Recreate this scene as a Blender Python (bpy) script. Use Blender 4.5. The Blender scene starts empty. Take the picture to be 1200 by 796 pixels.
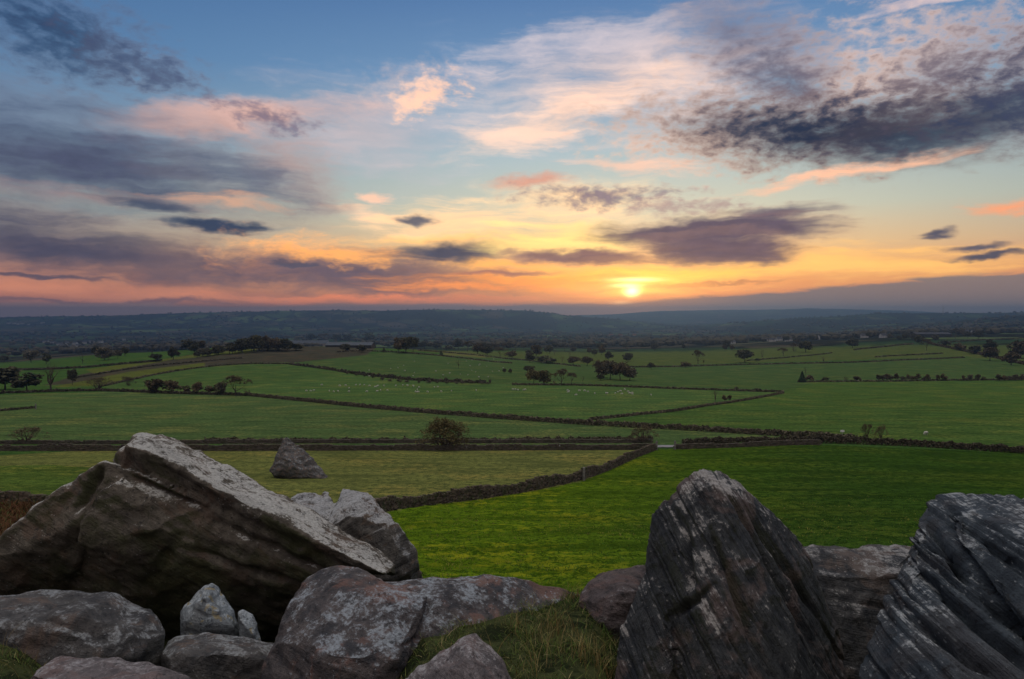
import bpy, bmesh, math, random
import numpy as np
from mathutils import Vector, Matrix

random.seed(7)
RNG = np.random.default_rng(7)
SC = bpy.context.scene
COL = SC.collection
R = math.radians

# ------------------------------------------------------------------ camera, sky, sun, exposure
F = 800.0                         # focal length in photo pixels (24 mm on 36 mm)
PITCH = math.atan(30.0 / F)       # horizon a little above the middle
cam_d = bpy.data.cameras.new('camera')
cam_d.lens = 24.0; cam_d.sensor_width = 36.0; cam_d.sensor_fit = 'HORIZONTAL'
cam_d.clip_start = 0.05; cam_d.clip_end = 90000
cam = bpy.data.objects.new('camera', cam_d); COL.objects.link(cam)
cam.location = (0, 0, 0); cam.rotation_euler = (math.pi/2 - PITCH, 0, 0)
SC.camera = cam
SC.view_settings.view_transform = 'Standard'; SC.view_settings.look = 'None'
SC.view_settings.gamma = 1.0; SC.view_settings.exposure = 0.0
SC.view_settings.use_curve_mapping = False
SC.render.engine = 'CYCLES'
SC.cycles.use_denoising = True
SC.cycles.max_bounces = 5; SC.cycles.diffuse_bounces = 2; SC.cycles.glossy_bounces = 2
SC.cycles.volume_bounces = 0; SC.cycles.transparent_max_bounces = 8

SUN_AZ, SUN_EL = math.atan(140/800.0), R(1.95)

def lin(c):
    return [(v/255.0/12.92 if v/255.0 <= 0.04045 else ((v/255.0+0.055)/1.055)**2.4) for v in c]

class NT:
    """small helper to write node trees"""
    def __init__(s, tree): s.t = tree; s.n = tree.nodes; s.l = tree.links
    def put(s, inp, v):
        if isinstance(v, bpy.types.NodeSocket): s.l.new(v, inp)
        elif isinstance(v, bpy.types.Node): s.l.new(v.outputs[0], inp)
        elif v is not None:
            if hasattr(inp.default_value, '__len__') and not hasattr(v, '__len__'): v = [v]*len(inp.default_value)
            if hasattr(inp.default_value, '__len__') and len(inp.default_value) == 4 and len(v) == 3: v = list(v)+[1]
            inp.default_value = v
    def m(s, op, a, b=None, c=None, clamp=False):
        n = s.n.new('ShaderNodeMath'); n.operation = op; n.use_clamp = clamp
        for i, v in enumerate((a, b, c)):
            if v is not None: s.put(n.inputs[i], v)
        return n.outputs[0]
    def v(s, op, a, b=None, scale=None):
        n = s.n.new('ShaderNodeVectorMath'); n.operation = op
        s.put(n.inputs[0], a)
        if b is not None: s.put(n.inputs[1], b)
        if scale is not None: s.put(n.inputs['Scale'], scale)
        return n.outputs['Value'] if op in ('LENGTH', 'DOT_PRODUCT') else n.outputs[0]
    def mr(s, v, a, b, c=0.0, d=1.0, smooth=True):
        n = s.n.new('ShaderNodeMapRange'); n.interpolation_type = 'SMOOTHSTEP' if smooth else 'LINEAR'
        s.put(n.inputs[0], v)
        for i, q in zip((1, 2, 3, 4), (a, b, c, d)): s.put(n.inputs[i], q)
        return n.outputs[0]
    def mix(s, f, a, b, mode='MIX'):
        n = s.n.new('ShaderNodeMixRGB'); n.blend_type = mode
        s.put(n.inputs[0], f); s.put(n.inputs[1], a); s.put(n.inputs[2], b)
        return n.outputs[0]
    def noise(s, vec, scale, detail=4, rough=0.5, dist=0.0, out=0, kind='FBM'):
        n = s.n.new('ShaderNodeTexNoise'); s.put(n.inputs['Vector'], vec)
        n.inputs['Scale'].default_value = scale; n.inputs['Detail'].default_value = detail
        n.inputs['Roughness'].default_value = rough; n.inputs['Distortion'].default_value = dist
        return n.outputs[out]
    def voro(s, vec, scale, feat='F1', out=0, rand=1.0):
        n = s.n.new('ShaderNodeTexVoronoi'); n.feature = feat; s.put(n.inputs['Vector'], vec)
        n.inputs['Scale'].default_value = scale; n.inputs['Randomness'].default_value = rand
        return n.outputs[out]
    def mapping(s, vec, loc=(0, 0, 0), rot=(0, 0, 0), sc=(1, 1, 1), kind='POINT'):
        n = s.n.new('ShaderNodeMapping'); n.vector_type = kind; s.put(n.inputs[0], vec)
        n.inputs[1].default_value = loc; n.inputs[2].default_value = rot; n.inputs[3].default_value = sc
        return n.outputs[0]
    def ramp(s, f, stops, interp='EASE'):
        n = s.n.new('ShaderNodeValToRGB'); n.color_ramp.interpolation = interp; s.put(n.inputs[0], f)
        e = n.color_ramp.elements
        while len(e) < len(stops): e.new(0.5)
        for q, (p, c) in zip(e, stops): q.position = p; q.color = list(c)+[1]
        return n.outputs[0]
    def comb(s, x, y, z=0.0):
        n = s.n.new('ShaderNodeCombineXYZ')
        for i, q in enumerate((x, y, z)): s.put(n.inputs[i], q)
        return n.outputs[0]
    def sep(s, vec):
        n = s.n.new('ShaderNodeSeparateXYZ'); s.put(n.inputs[0], vec); return n.outputs

def ray(px, py):
    """direction of the photo's pixel: (x/y, z/y)"""
    u = (px-600.0)/F; v = (398.0-py)/F
    dy = math.cos(PITCH)+v*math.sin(PITCH); dz = -math.sin(PITCH)+v*math.cos(PITCH)
    return u/dy, dz/dy
def ray_np(px, py):
    u = (px-600.0)/F; v = (398.0-py)/F
    dy = math.cos(PITCH)+v*math.sin(PITCH); dz = -math.sin(PITCH)+v*math.cos(PITCH)
    return u/dy, dz/dy
def angles(px, py):
    t, s = ray(px, py)
    return math.atan(t)*F, math.atan2(s, math.hypot(1, t))*F

def build_world():
    w = bpy.data.worlds.new('World'); SC.world = w; w.use_nodes = True
    k = NT(w.node_tree); k.n.clear()
    tc = k.n.new('ShaderNodeTexCoord').outputs['Generated']
    sx, sy, sz = k.sep(tc)
    U = k.m('MULTIPLY', k.m('ARCTAN2', sx, sy), F)            # azimuth, elevation of the view direction
    V = k.m('MULTIPLY', k.m('ARCSINE', sz), F)
    p0 = k.comb(U, V, 0)
    # warped copies, shared noises
    wn = k.noise(k.mapping(p0, sc=(1/95, 1/42, 1)), 1.0, 4, 0.55, out=1)
    warp = k.v('MULTIPLY', k.v('SUBTRACT', wn, (0.5, 0.5, 0.5)), (74, 26, 0))
    p = k.v('ADD', p0, warp)
    wn2 = k.noise(k.mapping(p0, loc=(7, 3, 1), sc=(1/30, 1/14, 1)), 1.0, 3, 0.6, out=1)
    pf = k.v('ADD', p, k.v('MULTIPLY', k.v('SUBTRACT', wn2, (0.5, 0.5, 0.5)), (30, 13, 0)))
    def ctr(n): return k.m('MULTIPLY', k.m('SUBTRACT', n, 0.5), 2.0)
    N = {
        'a': ctr(k.noise(k.mapping(pf, sc=(1/110, 1/34, 1), rot=(0, 0, R(-6))), 1.0, 7, 0.62)),
        'b': ctr(k.noise(k.mapping(k.v('ADD', p0, k.v('SCALE', warp, scale=.35)), sc=(1/17, 1/9.5, 1), rot=(0, 0, R(24))), 1.0, 5, 0.58)),
        'c': ctr(k.noise(k.mapping(p, sc=(1/120, 1/11.0, 1), rot=(0, 0, R(3))), 1.0, 6, 0.58)),
        'd': ctr(k.noise(k.mapping(p, sc=(1/42, 1/17, 1), rot=(0, 0, R(12))), 1.0, 7, 0.66)),
    }
    N['e'] = k.m('ADD', k.m('MULTIPLY', N['b'], 1.25), k.m('MULTIPLY', N['d'], 0.6))
    N['f'] = k.m('ADD', k.m('MULTIPLY', N['a'], 0.8), k.m('MULTIPLY', N['c'], 0.5))
    # clear sky: the measured gradient towards the sun and away from it, over the Nishita sky
    hv = k.m('DIVIDE', V, 1256.0, clamp=True)
    def st(lst): return [(h/1256.0, lin(c)) for h, c in lst]
    toward = k.ramp(hv, st([(0, (176, 132, 116)), (18, (222, 148, 106)), (42, (240, 176, 112)), (75, (230, 198, 150)),
                            (115, (200, 203, 186)), (180, (168, 190, 198)), (262, (120, 155, 190)), (368, (82, 120, 168)),
                            (620, (112, 124, 148)), (1256, (196, 190, 186))]), 'LINEAR')
    away = k.ramp(hv, st([(0, (128, 104, 108)), (18, (196, 134, 114)), (42, (196, 144, 126)), (75, (158, 150, 148)),
                          (115, (140, 158, 166)), (180, (116, 144, 172)), (262, (90, 128, 168)), (368, (72, 108, 154)),
                          (620, (110, 120, 142)), (1256, (196, 190, 186))]), 'LINEAR')
    sunU, sunV = SUN_AZ*F, SUN_EL*F
    dU = k.m('ABSOLUTE', k.m('SUBTRACT', U, sunU))
    col = k.mix(k.mr(dU, 60, 760), toward, away)
    back = k.ramp(hv, st([(0, (132, 122, 126)), (120, (158, 142, 146)), (360, (160, 156, 164)), (1256, (196, 190, 186))]), 'LINEAR')
    col = k.mix(k.mr(dU, 1000, 1900), col, back)
    nish = k.n.new('ShaderNodeTexSky'); nish.sky_type = 'NISHITA'; nish.sun_disc = False
    nish.sun_elevation = SUN_EL; nish.sun_rotation = SUN_AZ; nish.altitude = 200
    nish.air_density = 1.0; nish.dust_density = 1.5; nish.ozone_density = 2.0
    nc = k.v('SCALE', nish.outputs[0], scale=0.10)
    col = k.mix(0.10, col, nc)

    def lerp_(p_, q_, f_): return p_+(q_-p_)*f_
    def blob(c, cx, cy, rx, ry, ang, rgb, op=1.0, soft=0.5, amp=1.0, nz='a', src=None, rgb2=None):
        a, e = angles(cx, cy)
        mad = k.n.new('ShaderNodeVectorMath'); mad.operation = 'MULTIPLY_ADD'      # keeps the layers in order
        k.put(mad.inputs[0], c); mad.inputs[1].default_value = (1e-5,)*3; k.put(mad.inputs[2], pf)
        q = k.mapping(mad.outputs[0], loc=(a, e, 0), rot=(0, 0, R(-ang)), sc=(rx, ry, 1), kind='TEXTURE')
        ln = k.v('LENGTH', q)
        dens = k.m('MULTIPLY_ADD', N[nz], amp, k.m('SUBTRACT', 1.0, ln))
        f = k.mr(dens, -0.05, soft, 0.0, op)
        core = lin(rgb); lum = sum(rgb)/3.0; near = math.exp(-abs(cx-740)/420.0)*math.exp(-abs(cy-330)/170.0)
        if lum < 150:          # shaded cloud: thin margins let the warm light through
            w_ = .16+.50*near; rim = [lerp_(core[i], lin((250, 196, 150))[i], w_) for i in range(3)]
            cc = k.mix(k.mr(dens, 0.0, soft*.62), rim, core)
            cc = k.v('SCALE', cc, scale=k.m('MULTIPLY_ADD', N['e'], 0.30 if nz == 'e' else .14, 1.0))
        else:
            cc = k.v('SCALE', core, scale=k.m('MULTIPLY_ADD', N['f'], 0.16, 1.04))
        return k.mix(f, c, cc)
    B = [
        # high thin veils
        (560, 140, 360, 90, -8, (182, 186, 198), .50, 1.3, .8, 'f'),
        (740, 92, 240, 80, -6, (222, 200, 190), .92, 1.2, .9, 'f'),
        (625, 152, 140, 28, -14, (236, 208, 190), .85, .9, .9, 'f'),
        (680, 128, 110, 22, -22, (236, 206, 188), .7, .9, 1.1, 'c'),
        (690, 55, 170, 34, -4, (186, 184, 196), .6, 1.2, 1.1, 'f'),
        (410, 150, 150, 60, 6, (192, 178, 180), .7, 1.3, .8, 'f'),
        (340, 190, 90, 50, 25, (184, 156, 150), .75, 1.2, .8, 'a'),
        (500, 112, 50, 24, -20, (246, 204, 176), .95, 1.0, .9, 'e'),
        (480, 105, 90, 34, -12, (214, 192, 184), .5, 1.3, .8, 'e'),
        (445, 229, 26, 8, 4, (240, 200, 176), .9, .8, .8, 'c'),
        (430, 250, 60, 18, 10, (242, 208, 178), .8, 1.1, 1.0, 'c'),
        (520, 268, 120, 22, 2, (248, 214, 170), .85, 1.1, 1.1, 'f'),
        # left masses
        (70, 40, 140, 54, 14, (54, 72, 102), .95, 1.3, .7, 'e'),
        (165, 80, 70, 28, 18, (84, 92, 118), .7, 1.3, .9, 'e'),
        (280, 138, 170, 24, -10, (204, 172, 164), .9, 1.0, .8, 'a'),
        (100, 190, 270, 74, 4, (82, 88, 112), .97, 1.0, .6, 'f'),
        (310, 138, 66, 17, 6, (118, 110, 128), .85, 1.2, 1.1, 'e'),
        (300, 205, 120, 44, 8, (104, 110, 128), .75, 1.2, .8, 'f'),
        (90, 226, 180, 12, 3, (160, 142, 142), .6, 1.0, .9, 'c'),
        (180, 250, 220, 14, 5, (140, 152, 156), .55, 1.0, 1.0, 'c'),
        (262, 237, 80, 8, 2, (214, 170, 142), .7, 1.0, 1.1, 'c'),
        (180, 240, 80, 11, 8, (68, 80, 104), .85, 1.0, .7, 'c'),
        (255, 262, 66, 11, 1, (62, 74, 98), .97, .6, .40, 'c'),
        (110, 296, 320, 44, 7, (80, 80, 100), .97, 1.0, .6, 'f'),
        # warm patches under the masses
        (360, 296, 110, 26, 4, (252, 190, 126), .95, 1.0, 1.1, 'd'),
        (330, 314, 80, 14, 2, (252, 176, 100), .8, 1.0, 1.2, 'd'),
        (520, 282, 140, 12, -2, (253, 204, 136), .85, 1.0, 1.1, 'c'),
        (620, 290, 150, 22, 0, (255, 214, 140), .85, 1.1, 1.0, 'f'),
        (560, 258, 150, 26, 0, (252, 214, 168), .8, 1.2, 1.2, 'c'),
        (430, 322, 280, 34, 3, (112, 98, 110), .98, .9, .5, 'f'),
        (400, 302, 90, 13, 3, (252, 186, 112), .85, .9, 1.3, 'd'),
        (600, 308, 130, 10, 0, (253, 190, 106), .8, .9, 1.2, 'd'),
        (345, 312, 36, 6, 3, (96, 92, 108), .9, .8, .6, 'c'),
        (522, 296, 110, 17, -2, (74, 80, 102), .97, .8, .5, 'c'),
        (492, 257, 30, 7, 2, (92, 98, 116), .9, .8, .5, 'c'),
        (450, 350, 230, 8, 0, (244, 152, 104), .9, .9, 1.2, 'c'),
        (560, 336, 130, 6, 0, (250, 160, 90), .8, .9, 1.2, 'c'),
        (100, 342, 280, 14, 2, (216, 150, 118), .75, 1.0, 1.0, 'c'),
        (60, 324, 90, 4, 3, (80, 80, 100), .8, .9, .6, 'c'),
        (120, 352, 240, 4, 1, (124, 100, 108), .7, .9, 1.1, 'c'),
        # the mackerel cloud at right
        (1040, 90, 280, 80, -6, (226, 196, 178), .80, 1.3, .9, 'e'),
        (850, 160, 190, 46, 4, (222, 192, 174), .80, 1.2, .9, 'e'),
        (860, 36, 110, 48, 14, (106, 108, 130), .8, 1.5, .8, 'f'),
        (920, 98, 120, 66, 30, (82, 88, 112), .92, 1.3, .7, 'e'),
        (1110, 92, 150, 50, -12, (92, 94, 114), .80, 1.2, 1.3, 'e'),
        (880, 148, 175, 42, 8, (62, 72, 94), .95, 1.3, .6, 'e'),
        (1010, 155, 225, 50, 2, (44, 54, 76), .99, 1.0, .42, 'e'),
        (1130, 150, 160, 40, -6, (58, 68, 88), .95, 1.1, .6, 'f'),
        (1195, 110, 110, 54, -6, (66, 72, 96), .85, 1.3, .9, 'e'),
        (1000, 203, 160, 8, -6, (240, 190, 160), .85, 1.0, 1.0, 'c'),
        (750, 192, 90, 12, 4, (234, 196, 174), .75, 1.1, 1.1, 'c'),
        # middle: warm and mauve banks above the sun
        (660, 236, 150, 32, 0, (253, 218, 172), .85, 1.1, 1.0, 'f'),
        (625, 213, 50, 9, -4, (206, 156, 138), .85, .9, .6, 'c'),
        (700, 228, 120, 16, 2, (128, 116, 130), .88, 1.1, .8, 'e'),
        (800, 242, 110, 12, 2, (168, 142, 142), .7, 1.1, 1.0, 'e'),
        (660, 280, 140, 28, 0, (255, 226, 150), .95, 1.1, .8, 'c'),
        (640, 302, 80, 11, 0, (142, 116, 120), .85, .9, .9, 'c'),
        (940, 312, 320, 26, 0, (252, 202, 120), .85, 1.0, .9, 'c'),
        (650, 328, 230, 16, 0, (252, 166, 84), .85, 1.0, 1.0, 'c'),
        (760, 322, 190, 12, 0, (255, 206, 104), .9, 1.0, .8, 'c'),
        (900, 254, 84, 16, -4, (106, 96, 112), .97, .9, .5, 'c'),
        (835, 272, 165, 21, 0, (102, 92, 108), 1.0, .6, .4, 'c'),
        (840, 293, 108, 25, 3, (106, 92, 106), 1.0, .6, .45, 'c'),
        (690, 302, 105, 13, 2, (118, 96, 108), .96, .8, .5, 'c'),
        (600, 322, 100, 6, 0, (146, 110, 112), .8, .9, .9, 'c'),
        (850, 332, 170, 3.5, -2, (176, 120, 90), .6, .9, 1.0, 'c'),
        (1098, 270, 22, 8, -4, (88, 88, 106), .95, .9, .7, 'c'),
        (1145, 289, 46, 5, -1, (84, 88, 108), .9, .8, .5, 'c'),
        (1152, 300, 58, 5.5, -1, (80, 84, 104), .95, .8, .5, 'c'),
        (1188, 240, 50, 7, -4, (232, 162, 122), .9, .9, .6, 'c'),
        (1110, 0, 90, 6, -2, (206, 188, 188), .6, .9, 1.0, 'c'),
    ]
    for b in B: col = blob(col, *b)
    gm = k.n.new('ShaderNodeGamma'); k.put(gm.inputs[0], k.v('MULTIPLY', col, (1.32, 1.27, 1.225))); gm.inputs[1].default_value = 1.19; col = gm.outputs[0]
    # added brightness high overhead, outside the frame, to light the land and rock tops
    col = k.mix(1.0, col, k.v('SCALE', (1.0, 0.97, 0.93), scale=k.mr(V, 430, 1050, 0, 1.35)), 'ADD')
    # glow around the sun, banded by the thin cloud in front of it
    q = k.mapping(p0, loc=(sunU, sunV, 0), sc=(1, 1, 1), kind='TEXTURE')
    d1 = k.v('LENGTH', k.v('MULTIPLY', q, (0.30, 1.0, 0)))
    g1 = k.m('EXPONENT', k.m('DIVIDE', d1, -22.0))
    g1 = k.m('MULTIPLY', g1, k.mr(N['c'], -0.5, 0.4, 0.35, 1.15))
    col = k.mix(1.0, col, k.v('SCALE', (1.0, 0.44, 0.05), scale=k.m('MULTIPLY', g1, 1.05)), 'ADD')
    # low bank of cloud along the horizon, higher to the right
    nb = k.m('ADD', k.m('MULTIPLY', N['c'], 8.0), k.m('MULTIPLY', N['f'], 6.0))
    top = k.m('MAXIMUM', k.mr(U, -560, 70, 7.0, 13.0, False), k.mr(U, 60, 515, 10.0, 40.0, False))
    bank = k.mr(k.m('SUBTRACT', k.m('ADD', top, nb), V), -2.5, 3.5, 0, .93)
    bcol = k.mix(k.mr(U, -200, 300), lin((176, 132, 118)), lin((146, 128, 122)))
    bcol = k.mix(k.mr(dU, 0, 150, .55, 0), bcol, lin((222, 140, 98)))
    col = k.mix(bank, col, bcol)
    g2_ = k.m('MULTIPLY', k.m('EXPONENT', k.m('DIVIDE', d1, -11.0)), k.mr(N['c'], -0.4, 0.3, 0.55, 1.1))
    col = k.mix(1.0, col, k.v('SCALE', (1.0, 0.50, 0.07), scale=k.m('MULTIPLY', g2_, 1.1)), 'ADD')
    # the veiled sun itself, cut by thin bars of cloud
    qw = k.v('ADD', q, k.v('MULTIPLY', warp, (.10, .05, 0)))
    def bar(dx, dy, sx_, sy_, amp_):
        l_ = k.v('LENGTH', k.v('MULTIPLY', k.v('SUBTRACT', qw, (dx, dy, 0)), (1/sx_, 1/sy_, 0)))
        return k.m('MULTIPLY', k.m('EXPONENT', k.m('MULTIPLY', k.m('MULTIPLY', l_, l_), -1.1)), amp_)
    core = k.m('ADD', k.m('ADD', bar(0, -1.5, 8, 5.5, 1.7), bar(5, 12, 26, 2.6, .8)), k.m('ADD', bar(-6, 5.5, 16, 2.6, .7), bar(-12, -14, 12, 2.6, .22)))
    col = k.mix(1.0, col, k.v('SCALE', (2.4, 1.7, 0.75), scale=core), 'ADD')
    # below the horizon: dull ground colour
    col = k.mix(k.mr(V, -4, -40), col, (0.035, 0.04, 0.03))
    bg = k.n.new('ShaderNodeBackground'); k.put(bg.inputs[0], col); bg.inputs[1].default_value = 1.0
    out = k.n.new('ShaderNodeOutputWorld'); k.l.new(bg.outputs[0], out.inputs[0])
    w.cycles.sampling_method = 'MANUAL'; w.cycles.sample_map_resolution = 1024
build_world()

sun_d = bpy.data.lights.new('sun', 'SUN'); sun_d.energy = 0.35; sun_d.angle = R(3.0); sun_d.color = (1.0, 0.62, 0.36)
sun = bpy.data.objects.new('sun', sun_d); COL.objects.link(sun)
sdir = Vector((math.sin(SUN_AZ)*math.cos(SUN_EL), math.cos(SUN_AZ)*math.cos(SUN_EL), math.sin(SUN_EL)))
sun.rotation_euler = sdir.to_track_quat('Z', 'Y').to_euler(); sun.location = sdir*50

# ------------------------------------------------------------------ helpers
def P(px, py, D):
    t, s = ray(px, py); return Vector((t*D, D, s*D))

_perm = np.random.default_rng(3).permutation(256); _perm = np.concatenate([_perm, _perm, _perm])
_grad = np.random.default_rng(5).normal(size=(256, 3)); _grad /= np.linalg.norm(_grad, axis=1)[:, None]
def perlin(p):
    pi = np.floor(p).astype(int); f = p-pi; pi &= 255
    u = f*f*f*(f*(f*6-15)+10); r = 0
    for dx in (0, 1):
        for dy in (0, 1):
            for dz in (0, 1):
                h = _perm[_perm[_perm[(pi[:, 0]+dx) & 255]+((pi[:, 1]+dy) & 255)]+((pi[:, 2]+dz) & 255)]
                g = _grad[h]; d = f-np.array([dx, dy, dz])
                w = (u[:, 0] if dx else 1-u[:, 0])*(u[:, 1] if dy else 1-u[:, 1])*(u[:, 2] if dz else 1-u[:, 2])
                r = r+w*(g*d).sum(1)
    return r*1.5
def fbm(p, octs=4, rough=0.5):
    a, s, r = 1.0, 0.0, 0
    for i in range(octs):
        r = r+a*perlin(p*(2.03**i)+i*17.3); s += a; a *= rough
    return r/s

def tag(o, label=None, cat=None, group=None, kind=None):
    if label: o['label'] = label
    if cat: o['category'] = cat
    if group: o['group'] = group
    if kind: o['kind'] = kind
    return o
def mesh_obj(name, me, mat=None, parent=None, loc=None):
    o = bpy.data.objects.new(name, me); COL.objects.link(o)
    if mat is not None and not me.materials: me.materials.append(mat)
    if parent is not None: o.parent = parent
    if loc is not None: o.location = loc
    return o
def empty(name, loc, rz=0.0, scale=None):
    o = bpy.data.objects.new(name, None); COL.objects.link(o); o.location = loc; o.rotation_euler = (0, 0, rz)
    o.empty_display_size = 0.2
    if scale is not None: o.scale = scale
    return o
def np_mesh(name, verts, faces, nper=4, smooth=False):
    """faces: (n, nper) int array"""
    me = bpy.data.meshes.new(name); verts = np.asarray(verts, dtype=np.float32); faces = np.asarray(faces, dtype=np.int32)
    me.vertices.add(len(verts)); me.vertices.foreach_set('co', verts.ravel())
    me.loops.add(faces.size); me.loops.foreach_set('vertex_index', faces.ravel())
    me.polygons.add(len(faces)); me.polygons.foreach_set('loop_start', np.arange(0, faces.size, nper, dtype=np.int32))
    me.polygons.foreach_set('loop_total', np.full(len(faces), nper, dtype=np.int32))
    me.polygons.foreach_set('use_smooth', np.full(len(faces), smooth, dtype=bool))
    me.update(calc_edges=True); me.validate()
    return me
def boxes_mesh(name, C, H, RZ, jit=0.0, rng=RNG, rx=None):
    """many small blocks: centres, half sizes, rotation about z"""
    n = len(C); s = np.array([[-1, -1, -1], [1, -1, -1], [1, 1, -1], [-1, 1, -1], [-1, -1, 1], [1, -1, 1], [1, 1, 1], [-1, 1, 1]], float)
    v = s[None]*H[:, None]
    if jit: v = v*(1+rng.uniform(-jit, jit, v.shape))
    if rx is not None:
        c, q = np.cos(rx)[:, None], np.sin(rx)[:, None]
        v = np.stack([v[..., 0]*c-v[..., 2]*q, v[..., 1], v[..., 0]*q+v[..., 2]*c], -1)
    c, q = np.cos(RZ)[:, None], np.sin(RZ)[:, None]
    v = np.stack([v[..., 0]*c-v[..., 1]*q, v[..., 0]*q+v[..., 1]*c, v[..., 2]], -1)+C[:, None]
    f = np.array([[0, 3, 2, 1], [4, 5, 6, 7], [0, 1, 5, 4], [1, 2, 6, 5], [2, 3, 7, 6], [3, 0, 4, 7]])
    return np_mesh(name, v.reshape(-1, 3), (f[None]+np.arange(n)[:, None, None]*8).reshape(-1, 4))

def new_mat(name, rough=0.9, spec=0.2):
    m = bpy.data.materials.new(name); m.use_nodes = True; k = NT(m.node_tree)
    b = k.n['Principled BSDF']; b.inputs['Roughness'].default_value = rough
    b.inputs['Specular IOR Level'].default_value = spec
    return m, k, b
def bump(k, b, h, strength=0.5, dist=0.02):
    n = k.n.new('ShaderNodeBump'); n.inputs['Strength'].default_value = strength; n.inputs['Distance'].default_value = dist
    k.put(n.inputs['Height'], h); k.l.new(n.outputs[0], b.inputs['Normal'])
def simple_mat(name, c1, c2, scale=2.0, rough=0.9, obj_var=0.0):
    m, k, b = new_mat(name, rough)
    tc = k.n.new('ShaderNodeTexCoord').outputs['Object']
    f = k.mr(k.noise(tc, scale, 4, 0.6), 0.3, 0.7)
    c = k.mix(f, c1, c2)
    if obj_var:
        r = k.n.new('ShaderNodeObjectInfo').outputs['Random']
        c = k.v('SCALE', c, scale=k.mr(r, 0, 1, 1-obj_var, 1+obj_var, False))
    k.put(b.inputs['Base Color'], c)
    return m

# ------------------------------------------------------------------ terrain
COLS = [-400, 0, 150, 300, 400, 500, 600, 690, 800, 950, 1060, 1200, 1600]
# distance : row of the photograph on which the land at that distance lies, per column
ROWS = {
    25:   [681]*13,
    40:   [636]*13,
    62:   [600]*13,
    90:   [562]*13,
    130:  [526, 526, 526, 526, 526, 526, 526, 526, 526, 522, 524, 531, 531],
    200:  [490]*13,
    300:  [466, 464, 464, 464, 463, 463, 462, 462, 462, 464, 464, 466, 466],
    450:  [450, 447, 441, 436, 437, 438, 440, 441, 443, 445, 446, 446, 446],
    600:  [440, 434, 424, 419, 419, 422, 428, 431, 432, 431, 430, 430, 430],
    750:  [434, 429, 415, 406, 407, 411, 421, 424, 425, 421, 418, 417, 418],
    900:  [430, 426, 414, 408, 410, 411, 416, 418, 418, 413, 409, 407, 410],
    1300: [424, 420, 413, 411, 412, 411, 409, 411, 409, 402, 396, 394, 398],
    2000: [414, 411, 407, 406, 406, 405, 403, 403, 401, 396, 391, 388, 392],
    3000: [404, 402, 400, 399, 398, 398, 397, 397, 396, 393, 387, 379, 380],
    3600: [398, 397, 396, 396, 396, 395, 394, 394, 393, 390, 382, 371, 366],
    4500: [391, 390, 390, 391, 391, 391, 391, 391, 389, 383, 379, 377, 372],
    5500: [383, 382, 381, 381, 382, 384, 387, 389, 384, 371.5, 367.5, 366, 366],
    6500: [373, 372.5, 368.5, 365, 364, 363.5, 363, 372, 383, 374, 371, 369, 369],
    8500: [380, 378, 376, 373, 370, 368, 372, 377, 379, 378, 376, 374, 374],
    12000: [377, 375, 374, 372, 370, 369, 372, 369.5, 364, 362, 364, 370, 372],
    14000: [376, 376, 376, 374, 372, 370, 373, 371, 367, 366, 368, 372, 373],
    24000: [372]*13,
    40000: [372]*13,
}
NEAR = {  # distance : height below the camera (per column), the top of the crag
    0.5: [-1.8, -1.85, -1.9, -1.9, -1.88, -1.85, -1.85, -1.85, -1.85, -1.85, -1.85, -1.85, -1.85],
    3.0: [-1.85, -2.0, -2.3, -2.2, -2.1, -1.87, -1.80, -1.82, -2.3, -2.5, -2.5, -2.5, -2.5],
    4.0: [-1.74, -1.95, -2.5, -2.6, -2.3, -1.90, -1.86, -1.88, -2.4, -2.6, -2.6, -2.6, -2.6],
    4.6: [-2.0, -2.2, -2.8, -2.8, -2.5, -2.1, -1.98, -1.97, -2.5, -2.7, -2.7, -2.7, -2.7],
    6.0: [-3.3, -3.1, -3.1, -3.1, -2.9, -2.6, -2.6, -2.6, -2.9, -3.0, -3.0, -3.0, -3.0],
    9.0: [-4.2, -4.0, -4.0, -4.0, -4.0, -4.0, -4.0, -4.0, -4.0, -4.0, -4.0, -4.0, -4.0],
    12.0: [-5.3]*13,
    18.0: [-7.6]*13,
}
def _tables():
    rows = []
    for d in sorted(NEAR): rows.append((d, [z/d for z in NEAR[d]]))
    for d in sorted(ROWS): rows.append((d, [ray(600, y)[1] for y in ROWS[d]]))
    D = np.array([r[0] for r in rows]); S = np.array([r[1] for r in rows])
    return D, S*D[:, None]
TD, TZ = _tables(); TL = np.log(TD)
TT = np.array([ray(c, 400)[0] for c in COLS])
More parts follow.
